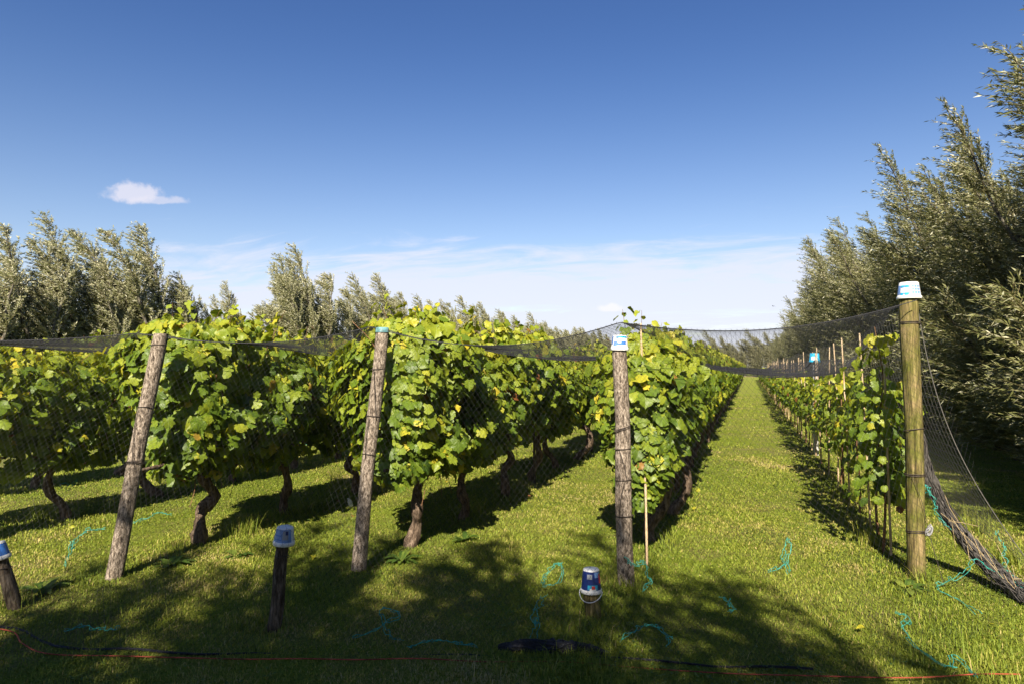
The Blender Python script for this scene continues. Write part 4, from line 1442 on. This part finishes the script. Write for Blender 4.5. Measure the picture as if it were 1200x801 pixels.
# ------------------------------------------------------------------ willows
def make_willow(seed, limbs=8, per=120, height=6.6, spread=1.5, wind=0.16, low=0.10, leaf=1.0, dens=1.0, silver=0.38, th=None, lpm=58):
    g = np.random.default_rng(seed)
    root = empty('willow_tree')
    root['category'] = 'tree'
    tb, cb = MB(), MB()
    th = g.uniform(0.5, 0.9) if th is None else th
    tb.tube(spline([(0, 0, -0.1), (g.normal(0, .05), g.normal(0, .05), th * .5), (g.normal(0, .06), g.normal(0, .06), th)], 12), np.linspace(.20, .16, 12), 12, 0, True, seed, 0.08)
    pos, dr, tn, ln_ = [], [], [], []
    for k in range(limbs):
        ph = 2 * pi * (k + g.uniform(-.3, .3)) / limbs
        hh = height * (1.0 if k == 0 else g.uniform(0.55, 0.97))
        sp = spread * (0.25 if k == 0 else g.uniform(0.45, 1.0))
        wd = wind * hh * g.uniform(0.7, 1.2)
        u = np.linspace(0, 1, 26)
        A = np.stack([cos(ph) * sp * u ** 0.75 - wd * u ** 2.2 + .10 * fnoise(u[:, None] * 3 + k, seed + k, 1.3),
                      sin(ph) * sp * u ** 0.75 + .10 * fnoise(u[:, None] * 3 + k, seed + k + 50, 1.3), th * .8 + (hh - th * .8) * u ** 0.95], -1)
        tb.tube(A, np.interp(u, [0, 1], [.075, .006]), 6, 0, False, seed + k, 0.05)
        n = int(per * dens)
        us = low + (1 - low) * g.random(n) ** 0.85
        b = np.stack([np.interp(us, u, A[:, c]) for c in range(3)], -1)
        Ls = np.interp(us, [0, 0.5, 0.85, 1], [1.15, 1.0, 0.62, 0.30]) * g.uniform(0.6, 1.15, n)
        ps = g.uniform(0, 2 * pi, n)
        d = nrm(np.stack([np.cos(ps) * 0.85 - 0.50, np.sin(ps) * 0.85, np.full(n, 0.62) + 0.5 * us], -1) + g.normal(0, .15, (n, 3)))
        wv = np.array([-0.55, 0.0, -0.10])
        for q in range(n):
            m_ = 6
            s = np.linspace(0, 1, m_)[:, None]
            C = b[q] + d[q] * s * Ls[q] + wv * (s ** 2) * Ls[q] * 0.55
            cb.tube(C, np.linspace(.006, .0016, m_), 3, 1, False)
            nl = int(max(10, Ls[q] * lpm))
            sl = 0.10 + 0.90 * g.random((nl, 1))
            p_ = b[q] + d[q] * sl * Ls[q] + wv * sl ** 2 * Ls[q] * 0.55
            t_ = nrm(d[q] + wv * 1.1 * sl)
            dirs = nrm(t_ * 0.75 + g.normal(0, 0.48, (nl, 3)) + np.array([-0.30, 0, -0.06]))
            pos.append(p_)
            dr.append(dirs)
    pos, dr = np.vstack(pos), np.vstack(dr)
    n = len(pos)
    ln = g.uniform(0.065, 0.125, n) * leaf
    w = ln * g.uniform(0.085, 0.125, n)
    up = nrm(np.cross(dr, nrm(g.normal(size=(n, 3)) + [0, 0, 0.9])))
    S = up * w[:, None]
    midp = pos + dr * (ln * 0.45)[:, None]
    tipp = pos + dr * ln[:, None] + np.array([-0.10, 0, -0.06]) * ln[:, None]
    v = np.stack([pos, midp + S, tipp, midp - S], 1).reshape(-1, 3)
    f = np.arange(n)[:, None] * 4 + np.array([[0, 1, 2, 3]])
    ti = np.where(g.random(n) < silver, g.uniform(0.6, 1.0, n), np.clip(g.normal(0.38, 0.15, n), 0, 1))
    cb.add(v, f, 0, tint=np.repeat(ti, 4))
    tb.build('trunk', M['willow_bark'], root)
    cb.build('crown', [M['willow_leaf'], M['twig']], root)
    return root


near_w = [make_willow(701, 9, 130, 7.2, 1.55, 0.13, 0.03, 0.85, 1.0, 0.30, None, 78), make_willow(702, 9, 130, 7.0, 1.7, 0.16, 0.03, 0.85, 1.0, 0.30, None, 78), make_willow(703, 10, 125, 7.4, 1.6, 0.12, 0.03, 0.85, 1.0, 0.30, None, 78)]
slim_w = [make_willow(711, 8, 160, 6.2, 1.45, 0.24, 0.04, 0.95, 1.0, 0.58, None, 100), make_willow(712, 8, 160, 6.0, 1.6, 0.28, 0.04, 0.95, 1.0, 0.58, None, 100), make_willow(713, 7, 170, 6.4, 1.35, 0.22, 0.04, 0.95, 1.0, 0.58, None, 100)]
gw = np.random.default_rng(77)
# right-hand hedge of willows
k = 0
y = 8.6
RL = ['big dark willow at the right edge nearest the net', 'big willow at the right edge, second in the hedge along the young row', 'tall willow reaching the highest point at the right edge',
      'willow with drooping sunlit sprays, fourth in the right hedge', 'willow with feathery top, fifth in the right hedge']
while y < 112:
    s = np.interp(y, [8, 14, 22, 40, 80], [0.98, 0.97, 1.00, 0.98, 0.86]) + gw.normal(0, 0.05)
    if k == 0:
        s = 0.95
    place(near_w[k % 3], np.interp(y, [8, 16, 27, 60], [5.70, 5.6, 4.95, 5.0]) + gw.normal(0, 0.25) + 0.004 * y, y, 0, 0, (s * 1.12, s * 1.2 * gw.choice([-1, 1]), s * (1 + gw.normal(0, .05))),
          RL[k] if k < 5 else 'silvery willow further along the hedge on the right', 'willows of the right hand hedge' if k < 5 else 'willows further along the right hand hedge')
    y += 1.75 + 0.012 * y + gw.normal(0, 0.2)
    k += 1
shr = [make_willow(721, 10, 120, 2.6, 1.35, 0.07, 0.0, 0.85, 1.0, 0.14, 0.14), make_willow(722, 10, 120, 2.3, 1.45, 0.09, 0.0, 0.85, 1.0, 0.14, 0.14)]
y, k = 6.3, 0
SHL = ['dark bushy willow shrub at the right edge, nearest of the hedge foot', 'dark bushy willow shrub, second along the foot of the right hedge', 'dark bushy willow shrub, third along the foot of the right hedge']
while y < 46:
    s = 1 + gw.normal(0, .08)
    place(shr[k % 2], 4.40 + gw.normal(0, .15), y, 0, 0, (s, s * gw.choice([-1, 1]), s), SHL[k] if k < 3 else 'willow shrub further along the foot of the right hedge', 'shrubs at the foot of the right hedge' if k < 3 else 'shrubs further along the hedge foot')
    y += 1.55 + gw.normal(0, .15) + 0.01 * y
    k += 1
for k, (x, y, s_) in enumerate([(5.9, 6.6, .95), (6.0, 4.5, 1.0), (6.1, 2.3, 1.0), (6.2, 0.0, 1.0), (6.2, -2.4, 1.0), (6.2, -5.0, 1.0)]):
    place(near_w[(k + 1) % 3], x, y, 0, 0, (s_, s_ * (-1) ** k, s_), 'willow of the right hedge beside the viewer, outside the photo', 'willows beside the viewer')
# left-hand line of willows, heights as they stand against the sky
LW = [(12.2, 5.6), (13.9, 5.9), (15.7, 6.7), (17.2, 5.3), (18.6, 6.9), (20.4, 5.3), (22.8, 5.2), (24.9, 4.4), (26.6, 7.0), (28.2, 7.7), (30.2, 6.4), (33.2, 6.9), (35.6, 7.2), (38.2, 6.4), (41.3, 6.5), (44.5, 5.6)]
LLAB = ['silvery willow cut by the left edge of the photo', 'silvery willow second from the left edge', 'tall silvery willow, highest tip near the left edge', 'short willow between two taller ones at left',
        'tall willow under the small left cloud', 'low willow right of the tall one under the left cloud', 'thin lone willow tip above the wide leafy vine', 'low willow behind the wide leafy vine',
        'willow just left of the tallest middle willow', 'tallest of the middle willows, between the two slanted posts', 'willow just right of the tallest middle willow', 'willow seen just left of the teal capped post',
        'willow rising right behind the teal capped post', 'willow over the top of the teal capped post vine', 'leaning willow further right of the teal capped post', 'small willow in the gap of the left line']
y = 47.5
while y < 104:
    LW.append((y, 6.6 + gw.normal(0, 0.4)))
    y += 2.6 + gw.normal(0, 0.3)
for k, (y, h) in enumerate(LW):
    pr = slim_w[k % 3]
    hz = {0: 6.6, 1: 6.4, 2: 6.8}[k % 3]
    s = h / hz
    w = (0.75 if k == 6 else 1.0) * (1.25 if k < 6 else 1.1)
    place(pr, -20.0 + gw.normal(0, .3), y + 0.3, 0, 0, (w * s, w * s * gw.choice([-1, 1]), s * 1.04), LLAB[k] if k < len(LLAB) else 'silvery willow far along the left line',
          'willows of the left line' if k < len(LLAB) else 'willows far along the left line')
# far end of the vineyard
for k, (x, y, h) in enumerate([(-17.5, 128, 7.6), (-14.2, 127, 8.2), (-11.0, 131, 6.0), (-8.2, 129, 6.8), (-5.6, 128, 8.6), (-3.4, 127, 7.6), (-0.8, 129, 7.0), (1.6, 130, 8.8), (4.2, 131, 8.4), (-20.6, 127, 6.8)]):
    s = h / 6.8
    place(slim_w[(k + 1) % 3], x, y, 0, 0, (s * 1.25, s * 1.25, s), 'distant willow at the far end of the grass lane, seen through the net', 'distant willows at the far end')
# willows behind the camera; they shade the foreground grass
for k, (x, y, s) in enumerate([(-1.5, -2.9, 0.93), (-0.4, -3.1, 0.97), (0.7, -3.1, 0.97), (-2.7, -3.4, 0.80), (1.7, -3.4, 0.95), (-4.4, -4.4, 0.80), (-0.6, -4.2, 1.0), (0.6, -4.4, 1.0), (1.4, -4.3, 1.0), (2.6, -4.7, 0.98)]):
    place(near_w[k % 3], x, y, 0, 0, (s, s, s), 'willow behind the viewer shading the grass in front', 'willows behind the viewer')

# a bird far off in the sky
bd, _ = sky_dir(906, 359)
bp = np.array([0, 0, 1.6]) + bd * 62
bm = MB()
bm.tube(np.array([[-.18, 0, 0], [-.10, 0, .01], [0, 0, .015], [.10, 0, .01], [.17, 0, .02]]), [.008, .035, .05, .04, .015], 8)
for sg in (-1, 1):
    v = np.array([[.06, sg * .03, .02], [-.08, sg * .03, .015], [.05, sg * .18, .10], [-.07, sg * .17, .095], [-.02, sg * .38, .05], [-.07, sg * .36, .045]])
    bm.add(v, [[0, 1, 3, 2], [2, 3, 5, 4]])
    bm.add(v - [0, 0, .008], [[0, 2, 3, 1], [2, 4, 5, 3]])
bo = bm.build('bird', M['bird'])
bo.location = bp
bo.rotation_euler = (0.2, 0, 2.2)
bo.scale = (0.55, 0.55, 0.55)
tag(bo, 'small dark bird flying far off in the pale sky', 'bird')
